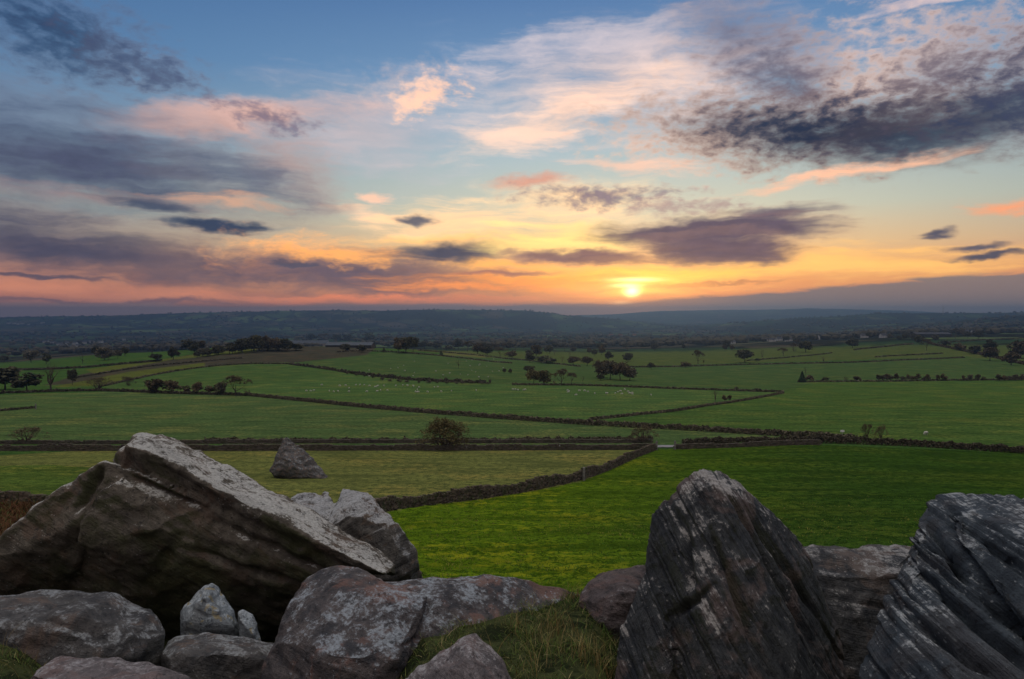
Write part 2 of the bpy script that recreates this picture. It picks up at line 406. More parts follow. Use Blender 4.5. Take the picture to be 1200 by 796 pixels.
# slopes in log D for a monotone cubic
_h = np.diff(TL)[:, None]; _dl = np.diff(TZ, axis=0)/_h
_m = np.zeros_like(TZ); _m[0] = _dl[0]; _m[-1] = _dl[-1]
for i in range(1, len(TL)-1):
    a, b = _dl[i-1], _dl[i]; w1 = 2*_h[i, 0]+_h[i-1, 0]; w2 = _h[i, 0]+2*_h[i-1, 0]
    with np.errstate(divide='ignore', invalid='ignore'):
        _m[i] = np.where(a*b > 0, (w1+w2)/(w1/np.where(a == 0, 1e9, a)+w2/np.where(b == 0, 1e9, b)), 0.0)
def height(x, y):
    x = np.asarray(x, float); y = np.asarray(y, float)
    r = np.hypot(x, y); D = np.maximum(np.maximum(y, 0.35*r), 0.5)
    t = np.clip(x/D, TT[0], TT[-1]); L = np.log(D)
    i = np.clip(np.searchsorted(TL, L)-1, 0, len(TL)-2); h = TL[i+1]-TL[i]; u = np.clip((L-TL[i])/h, 0, 1)
    j = np.clip(np.searchsorted(TT, t)-1, 0, len(TT)-2); w = (t-TT[j])/(TT[j+1]-TT[j]); w = w*w*(3-2*w)*0.6+w*0.4
    def col(jj):
        a, b, ma, mb = TZ[i, jj], TZ[i+1, jj], _m[i, jj], _m[i+1, jj]
        return (2*u**3-3*u**2+1)*a+(u**3-2*u**2+u)*h*ma+(-2*u**3+3*u**2)*b+(u**3-u**2)*h*mb
    z = col(j)*(1-w)+col(j+1)*w
    return z
def detail(x, y):
    """rolls and lumps of the land, scaled with distance"""
    r = np.hypot(x, y); q = np.stack([x, y, 0*x], -1)
    k1 = np.clip((r-20)/60, 0, 1)
    d = fbm(q/70.0, 3)*0.5*k1
    n_ = fbm(q/1.3+9, 3, 0.65); d += (0.10*n_+0.16*np.clip(n_-.12, 0, 1))*1.6*np.clip((r-8)/6, 0, 1)*np.clip(1-(r-70)/90, 0, 1)
    d += fbm(q/0.35+3, 3, 0.6)*0.035*np.clip(1-(r-12)/20, 0, 1)
    k2 = np.clip((r-1500)/3000, 0, 1)
    q2 = np.stack([x/900.0, y/1400.0, 0*x+4], -1)
    d += fbm(q2, 5, 0.55)*22*k2
    d += fbm(q2*5+2, 4, 0.6)*7*k2
    return d
def H(x, y):
    x = np.atleast_1d(np.asarray(x, float)); y = np.atleast_1d(np.asarray(y, float))
    return height(x, y)+detail(x, y)
_DS = np.exp(np.linspace(math.log(2.5), math.log(24000), 1500))
_gc = {}
def ground(px, py):
    """first point of the land along the photo's ray"""
    t, s = ray(px, py); key = round(px)
    if key not in _gc: _gc[key] = H(t*_DS, _DS)
    hz = _gc[key]; below = s*_DS <= hz
    i = int(np.argmax(below)) if below.any() else len(_DS)-1
    if i == 0: D = _DS[0]
    else:
        a = s*_DS[i-1]-hz[i-1]; b = s*_DS[i]-hz[i]; f = a/(a-b) if a != b else 0
        D = _DS[i-1]+(_DS[i]-_DS[i-1])*min(max(f, 0), 1)
    x = t*D; return Vector((x, D, float(H(x, D)[0])))
def at(x, y): return Vector((x, y, float(H(x, y)[0])))

def smoothpoly(pts, n=10):
    return pts
def inpoly(x, y, poly):
    c = np.zeros(x.shape, bool); n = len(poly); j = n-1
    for i in range(n):
        xi, yi = poly[i]; xj, yj = poly[j]
        cond = ((yi > y) != (yj > y)) & (x < (xj-xi)*(y-yi)/(yj-yi+1e-9)+xi); c ^= cond; j = i
    return c

GREEN = (0.050, 0.100, 0.022)
FIELDS = [  # outline in the photograph, near/far limits, colour, amount of yellow mottling
    ([(-900, 1200), (2100, 1200), (2100, 532), (1200, 531), (1000, 523), (925, 520), (770, 527), (700, 557), (633, 573), (567, 585), (483, 594), (440, 603), (300, 700), (-900, 760)], (10, 190), (0.086, 0.142, 0.008), 0.75),
    ([(-900, 527), (765, 526), (733, 542), (683, 564), (633, 574), (567, 585), (483, 594), (440, 603), (300, 720), (-900, 720)], (10, 150), (0.138, 0.148, 0.040), 0.25),
    ([(-900, 545), (-100, 548), (60, 545), (170, 552), (250, 566), (330, 585), (100, 640), (-900, 640)], (10, 140), (0.078, 0.120, 0.022), 0.5),
    ([(-900, 457), (120, 457), (290, 463), (400, 474), (600, 491), (800, 503), (930, 512), (765, 521), (-900, 521)], (120, 380), (0.078, 0.122, 0.038), 0.45),
    ([(290, 463), (500, 483), (690, 496), (830, 476), (915, 459), (690, 451), (600, 450), (400, 435), (330, 427), (300, 440), (260, 455)], (190, 700), (0.074, 0.128, 0.034), 0.45),
    ([(700, 497), (930, 511), (1200, 528), (2100, 528), (2100, 445), (960, 447), (918, 460), (830, 476)], (140, 600), (0.066, 0.116, 0.026), 0.45),
    ([(330, 427), (400, 435), (500, 447), (600, 451), (690, 451), (920, 458), (960, 447), (1300, 443), (1300, 424), (1130, 419), (960, 425), (720, 431), (560, 418), (470, 412), (380, 420)], (300, 1400), (0.062, 0.104, 0.030), 0.4),
    ([(130, 449), (170, 440), (240, 430), (300, 424), (345, 425), (410, 437), (300, 452), (270, 462), (120, 457)], (250, 900), (0.066, 0.114, 0.030), 0.4),
    ([(50, 452), (130, 448), (240, 430), (300, 425), (345, 425), (430, 416), (440, 408), (330, 405), (250, 412), (150, 427), (90, 440)], (400, 1200), (0.062, 0.056, 0.034), 0.3),
    ([(60, 454), (150, 436), (240, 425), (240, 429), (160, 442), (120, 452)], (300, 900), (0.10, 0.115, 0.024), 0.1),
    ([(100, 433), (250, 413), (300, 409), (300, 412), (200, 422), (110, 438)], (400, 1100), (0.10, 0.115, 0.024), 0.1),
    ([(470, 410), (560, 418), (720, 430), (1130, 418), (1200, 424), (1200, 398), (1080, 400), (900, 408), (760, 412), (560, 412), (500, 405)], (500, 2000), (0.080, 0.105, 0.026), 0.3),
    ([(518, 411), (565, 415), (570, 420), (520, 416)], (500, 1500), (0.13, 0.13, 0.04), 0.1),
]
def build_terrain():
    rad = [0.0]+list(np.exp(np.arange(math.log(0.6), math.log(14), 0.045)))+list(np.exp(np.arange(math.log(14), math.log(1500), 0.0085)))+list(np.exp(np.arange(math.log(1500), math.log(13300), 0.009)))
    front = np.linspace(-47, 47, 760); rest = np.linspace(47, 313, 90)[1:-1]
    ang = np.radians(np.concatenate([front, rest])); rad = np.array(rad)
    nr, na = len(rad), len(ang)
    A, Rr = np.meshgrid(ang, rad)
    X = (Rr*np.sin(A)).ravel(); Y = (Rr*np.cos(A)).ravel(); Z = H(X, Y)
    i = np.arange(nr-1)[:, None]*na; j = np.arange(na)[None]; j2 = (j+1) % na
    f = np.stack([i+j, i+na+j, i+na+j2, i+j2], -1).reshape(-1, 4)[:, ::-1]
    me = np_mesh('ground', np.stack([X, Y, Z], -1), f, 4, True)
    # field colours
    Yc = np.maximum(Y, 0.01); t = X/Yc; s = Z/Yc
    c_, s_ = math.cos(PITCH), math.sin(PITCH)
    dep = c_-s*s_; px = 600+F*t/dep; py = 398-F*(s*c_+s_)/dep
    wob = 1.5*perlin(np.stack([X/25, Y/25, 0*X], -1)); front_m = Y > 1
    col = np.tile(np.array([GREEN[0], GREEN[1], GREEN[2], 0.4]), (len(X), 1))
    far = np.hypot(X, Y)
    for poly, (d0, d1), c, mot in FIELDS:
        mk = front_m & (far > d0) & (far < d1) & inpoly(px+wob*0.3, py, poly)
        col[mk] = list(c)+[mot]
        if d1 == 190:      # the pasture is darker and less tussocky towards the right
            w_ = np.clip((px[mk]-560+wob[mk]*40)/420, 0, 1)[:, None]; w_ = w_*w_*(3-2*w_)
            col[mk] = col[mk]*(1-w_)+np.array([[0.034, 0.070, 0.010, 0.35]])*w_
    crag = far < 10+3*perlin(np.stack([X/3, Y/3, 0*X+3], -1))
    col[crag] = [0.042, 0.048, 0.020, 0.5]
    bl = front_m & inpoly(px, py, [(-300, 585), (52, 588), (40, 610), (0, 640), (-300, 700)]) & (far > 9) & (far < 62)
    col[bl] = [0.085, 0.045, 0.022, 0.5]
    a = me.attributes.new('field', 'FLOAT_COLOR', 'POINT'); a.data.foreach_set('color', col.astype(np.float32).ravel())
    m, k, b = new_mat('grassland', 1.0, 0.0)
    at_ = k.n.new('ShaderNodeAttribute'); at_.attribute_name = 'field'
    geo = k.n.new('ShaderNodeNewGeometry').outputs['Position']
    gx, gy, gz = k.sep(geo); g2 = k.comb(gx, gy, 0)
    dist = k.v('LENGTH', g2)
    n1 = k.noise(g2, 0.05, 5, 0.6); n2 = k.noise(g2, 0.9, 5, 0.65); n3 = k.noise(k.mapping(g2, sc=(1, 1.0, 1)), 5.0, 4, 0.7)
    n4 = k.noise(k.mapping(g2, sc=(0.25, 1, 1), rot=(0, 0, .5)), 0.25, 5, 0.65)
    c = at_.outputs['Color']
    yel = k.v('MULTIPLY', c, (2.1, 1.35, 1.3))
    dk = k.v('MULTIPLY', c, (0.30, 0.34, 0.42))  # darker grass tone, also painted in for tussock shadow and rolling-ground shading
    nearf = k.mr(dist, 60, 260, 1, 0)
    ym = k.m('MULTIPLY', k.m('MULTIPLY', k.mr(k.m('ADD', n1, k.m('MULTIPLY', n2, .7)), 0.83, 1.02), at_.outputs['Alpha']), 1.5)
    c = k.mix(ym, c, yel)
    c = k.mix(k.m('MULTIPLY', k.mr(n4, 0.40, 0.66), 0.62), c, dk)
    tus = k.m('MULTIPLY', k.mr(k.m('ADD', k.m('MULTIPLY', n2, .5), k.m('MULTIPLY', n3, .6)), 0.575, 0.485), k.mr(dist, 40, 500, .95, .5))
    c = k.mix(tus, c, dk)
    br = k.m('MULTIPLY', k.mr(n3, 0.56, 0.72), k.m('MULTIPLY', nearf, .5))
    c = k.mix(br, c, k.v('MULTIPLY', c, (1.7, 1.45, 1.3)))
    # far country: a patchwork of fields, woods and hedgerows
    gw = k.v('ADD', g2, k.v('SCALE', k.v('SUBTRACT', k.noise(g2, 0.003, 3, out=1), (.5, .5, .5)), scale=300))
    cell = k.voro(k.mapping(gw, sc=(1, .7, 1)), 0.0048, 'F1', 1)
    cs = k.sep(cell)
    patch = k.mix(k.mr(cs[0], 0, 1), (0.026, 0.048, 0.022), (0.085, 0.115, 0.045))
    patch = k.mix(k.mr(cs[1], .62, .8), patch, (0.070, 0.056, 0.038))
    edge = k.voro(k.mapping(gw, sc=(1, .7, 1)), 0.0048, 'DISTANCE_TO_EDGE', 0)
    patch = k.mix(k.mr(edge, 0.10, 0.03), patch, (0.014, 0.016, 0.012))
    wood = k.mr(k.noise(g2, 0.0016, 6, 0.62), 0.47, 0.52)
    patch = k.mix(wood, patch, (0.018, 0.019, 0.014))
    patch = k.v('SCALE', patch, scale=k.mr(k.noise(g2, 0.02, 4, .7), .3, .7, .5, 1.1))
    c = k.mix(k.mr(k.m('ADD', dist, k.m('MULTIPLY', n1, 500)), 1350, 1500), c, patch)
    k.put(b.inputs['Base Color'], c)
    bh = k.m('ADD', k.m('MULTIPLY', n2, .12), k.m('MULTIPLY', n3, .06))
    bump(k, b, bh, 0.9, 1.0)
    g = mesh_obj('ground', me, m); tag(g, kind='structure')
build_terrain()

# ------------------------------------------------------------------ haze
def build_haze():
    bm = bmesh.new(); bmesh.ops.create_cube(bm, size=1.0)
    zb, zt = -420.0, 128.0
    for v in bm.verts:
        v.co = Vector((v.co.x*27200, v.co.y*27200, zb if v.co.z < 0 else zt))
    me = bpy.data.meshes.new('haze'); bm.to_mesh(me); bm.free()
    m = bpy.data.materials.new('haze'); m.use_nodes = True; nt = m.node_tree; nt.nodes.clear()
    v = nt.nodes.new('ShaderNodeVolumePrincipled'); v.inputs['Density'].default_value = 1.3e-4
    v.inputs['Color'].default_value = (0.20, 0.365, 0.60, 1); v.inputs['Anisotropy'].default_value = 0.68
    o = nt.nodes.new('ShaderNodeOutputMaterial'); nt.links.new(v.outputs[0], o.inputs['Volume'])
    h = mesh_obj('haze', me, m); tag(h, kind='stuff')
HAZE = True
if HAZE: build_haze()

# ------------------------------------------------------------------ rocks
def rock_mat(name, base, base2, pale, warm=(0.10, 0.06, 0.04), pale_amt=0.5, warm_amt=0.4, algae=0.0, strata=(0, 0, 1), sfreq=9.0, speck=0.5, top=0.5, yellow=0.0, gate=(.25, .85), band=.25, wave=.06):
    m, k, b = new_mat(name, 0.88, 0.25)
    tcn = k.n.new('ShaderNodeTexCoord'); tc = tcn.outputs['Object']
    geo = k.n.new('ShaderNodeNewGeometry'); nz = k.sep(geo.outputs['Normal'])[2]
    n = Vector(strata).normalized(); q = n.rotation_difference(Vector((0, 0, 1)))
    e = q.to_euler()
    st = k.mapping(tc, rot=tuple(e))
    stw = k.v('ADD', st, k.v('SCALE', k.v('SUBTRACT', k.noise(tc, 1.6, 3, out=1), (.5, .5, .5)), scale=wave))
    sn = k.noise(k.mapping(stw, sc=(0.6, 0.6, sfreq)), 1.0, 7, 0.68)
    sn2 = k.noise(k.mapping(stw, sc=(3, 3, sfreq*5)), 1.0, 5, 0.7)
    big = k.noise(tc, 2.2, 6, 0.62, 0.4); med = k.noise(tc, 8.0, 6, 0.68, 0.3); fine = k.noise(tc, 42.0, 5, 0.72); tiny = k.noise(tc, 170.0, 3, 0.7)
    c = k.mix(k.mr(k.m('ADD', k.m('MULTIPLY', med, .6), k.m('MULTIPLY', sn, .4)), .38, .62), base, base2)
    wf = k.m('MULTIPLY', k.mr(k.noise(k.mapping(tc, loc=(4, 2, 7)), 2.8, 6, .66, .6), .50, .60), warm_amt)
    c = k.mix(wf, c, warm)
    # pale crustose lichen: patchy, denser where rain wets the top
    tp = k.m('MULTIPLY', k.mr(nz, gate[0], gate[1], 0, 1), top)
    lf = k.m('ADD', k.m('ADD', k.m('MULTIPLY', med, .7), k.m('MULTIPLY', fine, .45)), k.m('ADD', k.m('MULTIPLY', k.m('SUBTRACT', sn2, .5), band), .125))
    lf = k.m('ADD', lf, k.m('MULTIPLY', k.m('SUBTRACT', k.noise(k.mapping(tc, loc=(5, 1, 9)), 1.7, 3, .5), .5), .45))
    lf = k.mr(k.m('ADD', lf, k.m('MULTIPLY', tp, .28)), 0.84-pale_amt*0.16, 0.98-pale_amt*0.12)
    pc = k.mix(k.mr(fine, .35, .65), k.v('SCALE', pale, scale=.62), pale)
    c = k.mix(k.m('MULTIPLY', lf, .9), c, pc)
    dkb = k.m('MULTIPLY', k.mr(sn, .46, .36), min(1, band*1.2)); c = k.mix(dkb, c, k.v('SCALE', c, scale=.35))
    # small hard-edged white and black spots
    vs = k.voro(k.v('ADD', tc, k.v('SCALE', k.noise(tc, 30, 2, out=1), scale=.03)), 26.0, 'F1', 0)
    ws = k.m('MULTIPLY', k.mr(vs, .20, .12), k.mr(k.noise(tc, 5.0, 3, .6), .50, .60))
    c = k.mix(k.m('MULTIPLY', ws, speck), c, k.v('SCALE', pale, scale=1.25))
    bs = k.mr(k.noise(k.mapping(tc, loc=(9, 9, 1)), 21.0, 4, .65), .57, .66)
    c = k.mix(k.m('MULTIPLY', bs, .65), c, (0.012, 0.012, 0.013))
    if algae:
        af = k.m('MULTIPLY', k.mr(k.noise(k.mapping(tc, loc=(1, 8, 3)), 1.4, 5, .6), .42, .60), k.mr(nz, .45, 0.05, 0, algae))
        c = k.mix(af, c, (0.040, 0.046, 0.014))
    if yellow:
        yf = k.mr(k.noise(k.mapping(tc, loc=(3, 3, 3)), 14.0, 3, .5), .60, .64, 0, yellow)
        c = k.mix(k.m('MULTIPLY', yf, k.mr(nz, .0, .4)), c, (0.30, 0.20, 0.02))
    c = k.mix(k.mr(tiny, .36, .64, .0, .35), c, k.v('SCALE', c, scale=1.7))
    k.put(b.inputs['Base Color'], c)
    h = k.m('ADD', k.m('ADD', k.m('MULTIPLY', sn, .6), k.m('MULTIPLY', sn2, .30)), k.m('ADD', k.m('MULTIPLY', med, .6), k.m('MULTIPLY', fine, .34)))
    h = k.m('ADD', h, k.m('MULTIPLY', tiny, .06))
    bump(k, b, h, 1.0, 0.07)
    return m

def rock(name, label, hulls, mat, voxel=0.02, *a_, chips=0, chip=.06, **k_):
    return rock_(name, label, hulls, mat, voxel, *a_, chips=chips, chip=chip, **k_)
def rock_(name, label, hulls, mat, voxel=0.02, smooth=3, big=(0.05, 1.6), mid=(0.015, 6.0), strata=None, cracks=(), group=None, cat='boulder', base=None, seed=0, chips=0, chip=.06, beds=None):
    """union of convex blocks given as (photo column, photo row, distance) -> voxel remesh -> weathering"""
    me = bpy.data.meshes.new(name+'_tmp'); bm = bmesh.new()
    for pts in hulls:
        b2 = bmesh.new()
        for p in pts: b2.verts.new(P(*p) if not isinstance(p, Vector) else p)
        r = bmesh.ops.convex_hull(b2, input=b2.verts)
        junk = [g for g in r['geom_interior'] if isinstance(g, bmesh.types.BMVert)]
        if junk: bmesh.ops.delete(b2, geom=junk, context='VERTS')
        m2 = bpy.data.meshes.new('t'); b2.to_mesh(m2); b2.free(); bm.from_mesh(m2); bpy.data.meshes.remove(m2)
    bm.to_mesh(me); bm.free()
    o = bpy.data.objects.new('tmp', me); COL.objects.link(o)
    md = o.modifiers.new('r', 'REMESH'); md.mode = 'VOXEL'; md.voxel_size = voxel
    sm = o.modifiers.new('s', 'SMOOTH'); sm.iterations = smooth; sm.factor = 0.5
    dg = bpy.context.evaluated_depsgraph_get(); ev = o.evaluated_get(dg); m3 = bpy.data.meshes.new_from_object(ev)
    bpy.data.objects.remove(o); bpy.data.meshes.remove(me)
    n = len(m3.vertices); co = np.empty(n*3, np.float32); m3.vertices.foreach_get('co', co); co = co.reshape(-1, 3).astype(float)
    no = np.empty(n*3, np.float32); m3.vertex_normals.foreach_get('vector', no); no = no.reshape(-1, 3)
    lo, hi = co.min(0), co.max(0)
    org = np.array([(lo[0]+hi[0])/2, (lo[1]+hi[1])/2, lo[2]]) if base is None else np.array(base)
    if chips:
        rc = np.random.default_rng(900+seed); ce = (lo+hi)/2; ext = (hi-lo)
        for i_ in range(chips):
            pn = rc.normal(size=3); pn[1] = -abs(pn[1])*1.2; pn[2] = pn[2]*.8+.25; pn /= np.linalg.norm(pn)
            pr_ = (co-ce)@pn; cut = pr_.max()-rc.uniform(.3, 1.0)*chip*np.linalg.norm(ext*np.abs(pn))
            co = co-pn*np.maximum(pr_-cut, 0)[:, None]*.97
        m3.vertices.foreach_set('co', co.astype(np.float32).ravel()); m3.update()
        no = np.empty(n*3, np.float32); m3.vertex_normals.foreach_get('vector', no); no = no.reshape(-1, 3)
    q = co+seed*3.7
    d = big[0]*fbm(q*big[1], 3)*1.4
    # flake scars: flattened facets from a quantised low noise
    d += mid[0]*fbm(q*mid[1]+5, 4, .6)*1.6
    fa = perlin(q*big[1]*2.2+31); d += big[0]*0.35*(np.abs(fa)*-2.0)
    if strata:
        nx, fr, amp = strata; nx = np.array(nx, float); nx /= np.linalg.norm(nx)
        a = np.cross(nx, [0, 1, 0.3]); a /= np.linalg.norm(a); c = np.cross(nx, a)
        s = q@nx + 0.035*fbm(q*1.1+11, 2)
        g = np.stack([s*fr, (q@a)*0.55, (q@c)*0.55], -1)
        v1 = fbm(g, 4, .62)
        ledge = np.sign(v1)*np.sqrt(np.abs(v1))
        d += amp*(ledge*0.8-np.clip(0.10-np.abs(fbm(g*0.55+40, 3, .5)), 0, .1)*14)
    if beds:
        nx, thick, off, groove = beds; nx = np.array(nx, float); nx /= np.linalg.norm(nx); rb = np.random.default_rng(70+seed)
        s1 = q@nx+0.010*fbm(q*1.6+3, 2)+0.004*fbm(q*9+3, 2); ed = [s1.min()-.2]
        while ed[-1] < s1.max()+.2: ed.append(ed[-1]+thick*rb.choice([.35, .6, 1.0, 1.5, 2.1]))
        ed = np.array(ed); k_ = np.clip(np.searchsorted(ed, s1)-1, 0, len(ed)-2); of = rb.uniform(-1, 1, len(ed))
        u = (s1-ed[k_]); v = ed[k_+1]-s1; w_ = .007; t_ = np.clip(v/w_, 0, 1); t0 = np.clip(u/w_, 0, 1)
        lo_ = of[k_]*t0+(1-t0)*np.minimum(of[k_], of[np.maximum(k_-1, 0)])
        tilt_ = (u/(ed[k_+1]-ed[k_])-.5)*of[(k_*7) % len(of)]*.8
        loc = np.clip(.6+1.4*fbm(q*1.2+50, 2), 0.1, 1.3)
        d += off*(lo_+tilt_)*loc-groove*(np.exp(-(np.minimum(u, v)/.0065)**2))*loc*np.abs(of[k_])
    rg = 1-2*np.abs(perlin(q*mid[1]*.55+61)); d += mid[0]*0.9*(rg**3-.3)
    for (c0, c1, tilt, wd_, dp_) in cracks:          # joints: planes through two points of the face
        a0, a1 = np.array(P(*c0)), np.array(P(*c1)); mid_ = (a0+a1)/2; vd = mid_/np.linalg.norm(mid_)+np.array(tilt); pn = np.cross(a1-a0, vd); pn /= np.linalg.norm(pn)
        al = (a1-a0)/np.linalg.norm(a1-a0); u = (co-a0)@al/np.linalg.norm(a1-a0); dist = (co-a0)@pn+wd_*0.45*fbm(co*3.1+7, 3)
        d -= dp_*np.exp(-(dist/wd_)**2)*np.clip((u+.02)/.25, 0, 1)*np.clip((1.02-u)/.25, 0, 1)*np.clip((no@(-vd))*2+.6, 0, 1)
    co2 = co+no*d[:, None]-org
    m3.vertices.foreach_set('co', co2.astype(np.float32).ravel())
    m3.polygons.foreach_set('use_smooth', np.ones(len(m3.polygons), bool)); m3.update()
    m3.materials.clear(); m3.materials.append(mat); m3.name = name
    ob = mesh_obj(name, m3, None, None, tuple(org)); tag(ob, label, cat, group)
    return ob

def lerp(a, b, f): return a+(b-a)*f
MR = {}
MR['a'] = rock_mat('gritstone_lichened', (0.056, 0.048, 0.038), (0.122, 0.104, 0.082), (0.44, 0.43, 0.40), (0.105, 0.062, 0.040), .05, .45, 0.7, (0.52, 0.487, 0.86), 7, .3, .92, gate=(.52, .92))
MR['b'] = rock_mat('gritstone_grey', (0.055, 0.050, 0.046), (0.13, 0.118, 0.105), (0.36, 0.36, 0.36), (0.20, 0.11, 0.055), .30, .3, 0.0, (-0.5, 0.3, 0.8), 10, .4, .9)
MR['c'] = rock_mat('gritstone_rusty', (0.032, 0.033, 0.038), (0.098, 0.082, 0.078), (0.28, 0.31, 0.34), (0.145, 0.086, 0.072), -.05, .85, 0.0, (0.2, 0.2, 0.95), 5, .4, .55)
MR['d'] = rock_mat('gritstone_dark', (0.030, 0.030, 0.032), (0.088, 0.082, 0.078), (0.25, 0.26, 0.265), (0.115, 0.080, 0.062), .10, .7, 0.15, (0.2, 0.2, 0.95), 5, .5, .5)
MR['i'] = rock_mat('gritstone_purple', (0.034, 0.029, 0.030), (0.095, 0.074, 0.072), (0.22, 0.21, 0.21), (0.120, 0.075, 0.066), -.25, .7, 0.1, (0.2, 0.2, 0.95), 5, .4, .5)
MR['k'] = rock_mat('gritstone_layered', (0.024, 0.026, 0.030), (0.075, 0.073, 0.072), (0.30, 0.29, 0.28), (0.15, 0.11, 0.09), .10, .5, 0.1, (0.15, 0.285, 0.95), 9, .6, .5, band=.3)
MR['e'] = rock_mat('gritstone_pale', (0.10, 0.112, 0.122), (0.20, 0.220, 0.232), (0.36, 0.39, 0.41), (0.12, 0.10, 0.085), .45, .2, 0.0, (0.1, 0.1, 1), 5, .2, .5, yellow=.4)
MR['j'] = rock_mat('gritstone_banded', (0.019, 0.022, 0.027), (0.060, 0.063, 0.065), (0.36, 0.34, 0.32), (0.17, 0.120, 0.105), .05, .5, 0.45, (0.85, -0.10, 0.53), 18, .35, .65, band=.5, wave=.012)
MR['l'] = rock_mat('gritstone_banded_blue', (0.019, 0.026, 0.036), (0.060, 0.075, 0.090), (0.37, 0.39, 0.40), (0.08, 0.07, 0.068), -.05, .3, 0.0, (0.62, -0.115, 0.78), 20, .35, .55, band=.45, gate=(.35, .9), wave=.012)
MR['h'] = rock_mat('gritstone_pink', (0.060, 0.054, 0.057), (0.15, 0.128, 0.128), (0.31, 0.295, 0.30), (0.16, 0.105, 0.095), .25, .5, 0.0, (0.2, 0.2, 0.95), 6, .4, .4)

def build_rocks():
    # A: the great boulder, a tilted slab with a pale lichened top and an undercut dark face
    sky_ = [(165, 503), (190, 507), (217, 518), (253, 539), (303, 568), (330, 584), (371, 608), (406, 625), (446, 643), (466, 660)]
    edge = [(150, 522), (182, 530), (197, 545), (227, 562), (258, 579), (278, 592), (313, 612), (345, 628), (380, 643), (421, 655), (452, 674)]
    slab = []
    for i, (x, y) in enumerate(sky_): slab.append((x, y, lerp(7.5, 6.1, i/9)))
    for i, (x, y) in enumerate(edge): slab.append((x, y, lerp(6.5, 5.6, i/10)))
    slab += [(465, 674, 6.1), (430, 672, 5.9), (300, 640, 6.4), (200, 600, 6.7), (140, 560, 6.8), (128, 540, 7.0)]
    slab += [(160, 520, 9.0), (300, 590, 8.6), (430, 660, 7.6), (200, 560, 9.2)]
    body = [(148, 548, 6.48), (230, 584, 6.30), (330, 632, 5.98), (400, 664, 5.85), (428, 674, 5.80), (330, 690, 6.05), (150, 640, 6.34), (90, 640, 6.45),
            (60, 700, 6.7), (150, 742, 6.85), (250, 752, 6.9), (330, 748, 6.75), (420, 705, 6.5), (150, 560, 9.2), (400, 670, 8.2), (60, 640, 8.8), (250, 760, 9.0), (200, 800, 7.6), (60, 780, 7.6)]
    left = [(117, 541, 6.45), (137, 541, 6.45), (93, 557, 6.42), (69, 573, 6.40), (43, 592, 6.38), (28, 607, 6.36), (0, 630, 6.34), (-60, 672, 6.3),
            (150, 560, 6.38), (110, 600, 6.30), (40, 640, 6.25), (90, 660, 6.40), (-60, 720, 6.5), (60, 730, 6.8), (120, 560, 8.6), (0, 660, 8.4), (-90, 740, 8.2), (100, 760, 8), (0, 780, 7)]
    bulge = [(142, 560, 6.33), (112, 576, 6.24), (96, 604, 6.2), (90, 640, 6.22), (150, 650, 6.15), (220, 625, 6.22), (200, 590, 6.28), (160, 620, 6.12), (150, 690, 6.45), (240, 690, 6.45), (180, 600, 7.4)]
    rock('boulder', 'huge dark tilted boulder at the left with a pale lichen-covered sloping top', [slab, body, left, bulge], MR['a'], 0.022, 2, (0.045, 1.3), (0.018, 6), ((0.52, 0.487, 0.86), 3.0, 0.012), seed=1,
         cracks=[((120, 552, 6.3), (88, 610, 6.2), (0, 0, .2), .03, .09), ((128, 556, 6.3), (250, 600, 6.2), (0, 0, .3), .03, .07), ((250, 612, 6.1), (420, 690, 5.9), (0, 0, .2), .035, .07), ((200, 640, 6.2), (380, 700, 6), (0, 0, .2), .04, .06), ((228, 545, 6.4), (300, 575, 6.6), (0, 0, .2), .02, .03)])
    # B: the blocky boulder behind it
    b1 = [(383, 612, 8.7), (408, 594, 8.8), (435, 587, 8.8), (441, 584, 9.0), (430, 578, 9.7), (411, 574, 9.9), (401, 572, 10.0), (451, 598, 8.9), (469, 623, 8.9), (481, 636, 8.9), (488, 645, 9.1), (486, 664, 9.0), (492, 680, 9.0),
          (450, 690, 8.6), (400, 660, 8.6), (460, 650, 10.4), (400, 600, 10.4), (500, 700, 10), (390, 700, 9)]
    b2 = [(334, 584, 9.4), (343, 580, 9.7), (361, 575, 9.9), (371, 577, 9.9), (388, 584, 9.7), (400, 600, 9.3), (380, 615, 8.9), (350, 600, 8.9), (340, 640, 9.2), (400, 650, 9.2), (370, 640, 10.5)]
    b3 = [(376, 577, 9.7), (381, 573, 9.8), (387, 576, 9.8), (386, 582, 9.7), (377, 583, 9.7), (382, 582, 10.0)]
    rock('boulder', 'blocky grey boulder with a ridged pale top behind the end of the huge tilted boulder', [b1, b2, b3], MR['b'], 0.024, 1, (0.03, 1.8), (0.016, 6), ((-0.5, 0.3, 0.8), 6.0, 0.008), seed=2, chips=18, chip=0.05)
    # C: rounded front boulder running into a low rusty slab
    c1 = [(296, 800, 3.75), (320, 770, 3.85), (322, 751, 3.95), (328, 737, 4.0), (337, 708, 4.15), (347, 686, 4.25), (359, 670, 4.35), (374, 664, 4.4), (395, 662, 4.42), (420, 664, 4.4), (432, 669, 4.4), (455, 680, 4.35),
          (360, 700, 3.95), (400, 690, 3.95), (430, 720, 3.80), (380, 760, 3.6), (330, 800, 3.45), (400, 830, 3.3), (470, 760, 3.7), (500, 700, 4.1), (490, 740, 3.9),
          (300, 860, 3.5), (450, 860, 3.4), (340, 760, 5.0), (400, 700, 5.2), (480, 700, 5.0), (470, 800, 4.8), (300, 840, 4.8)]
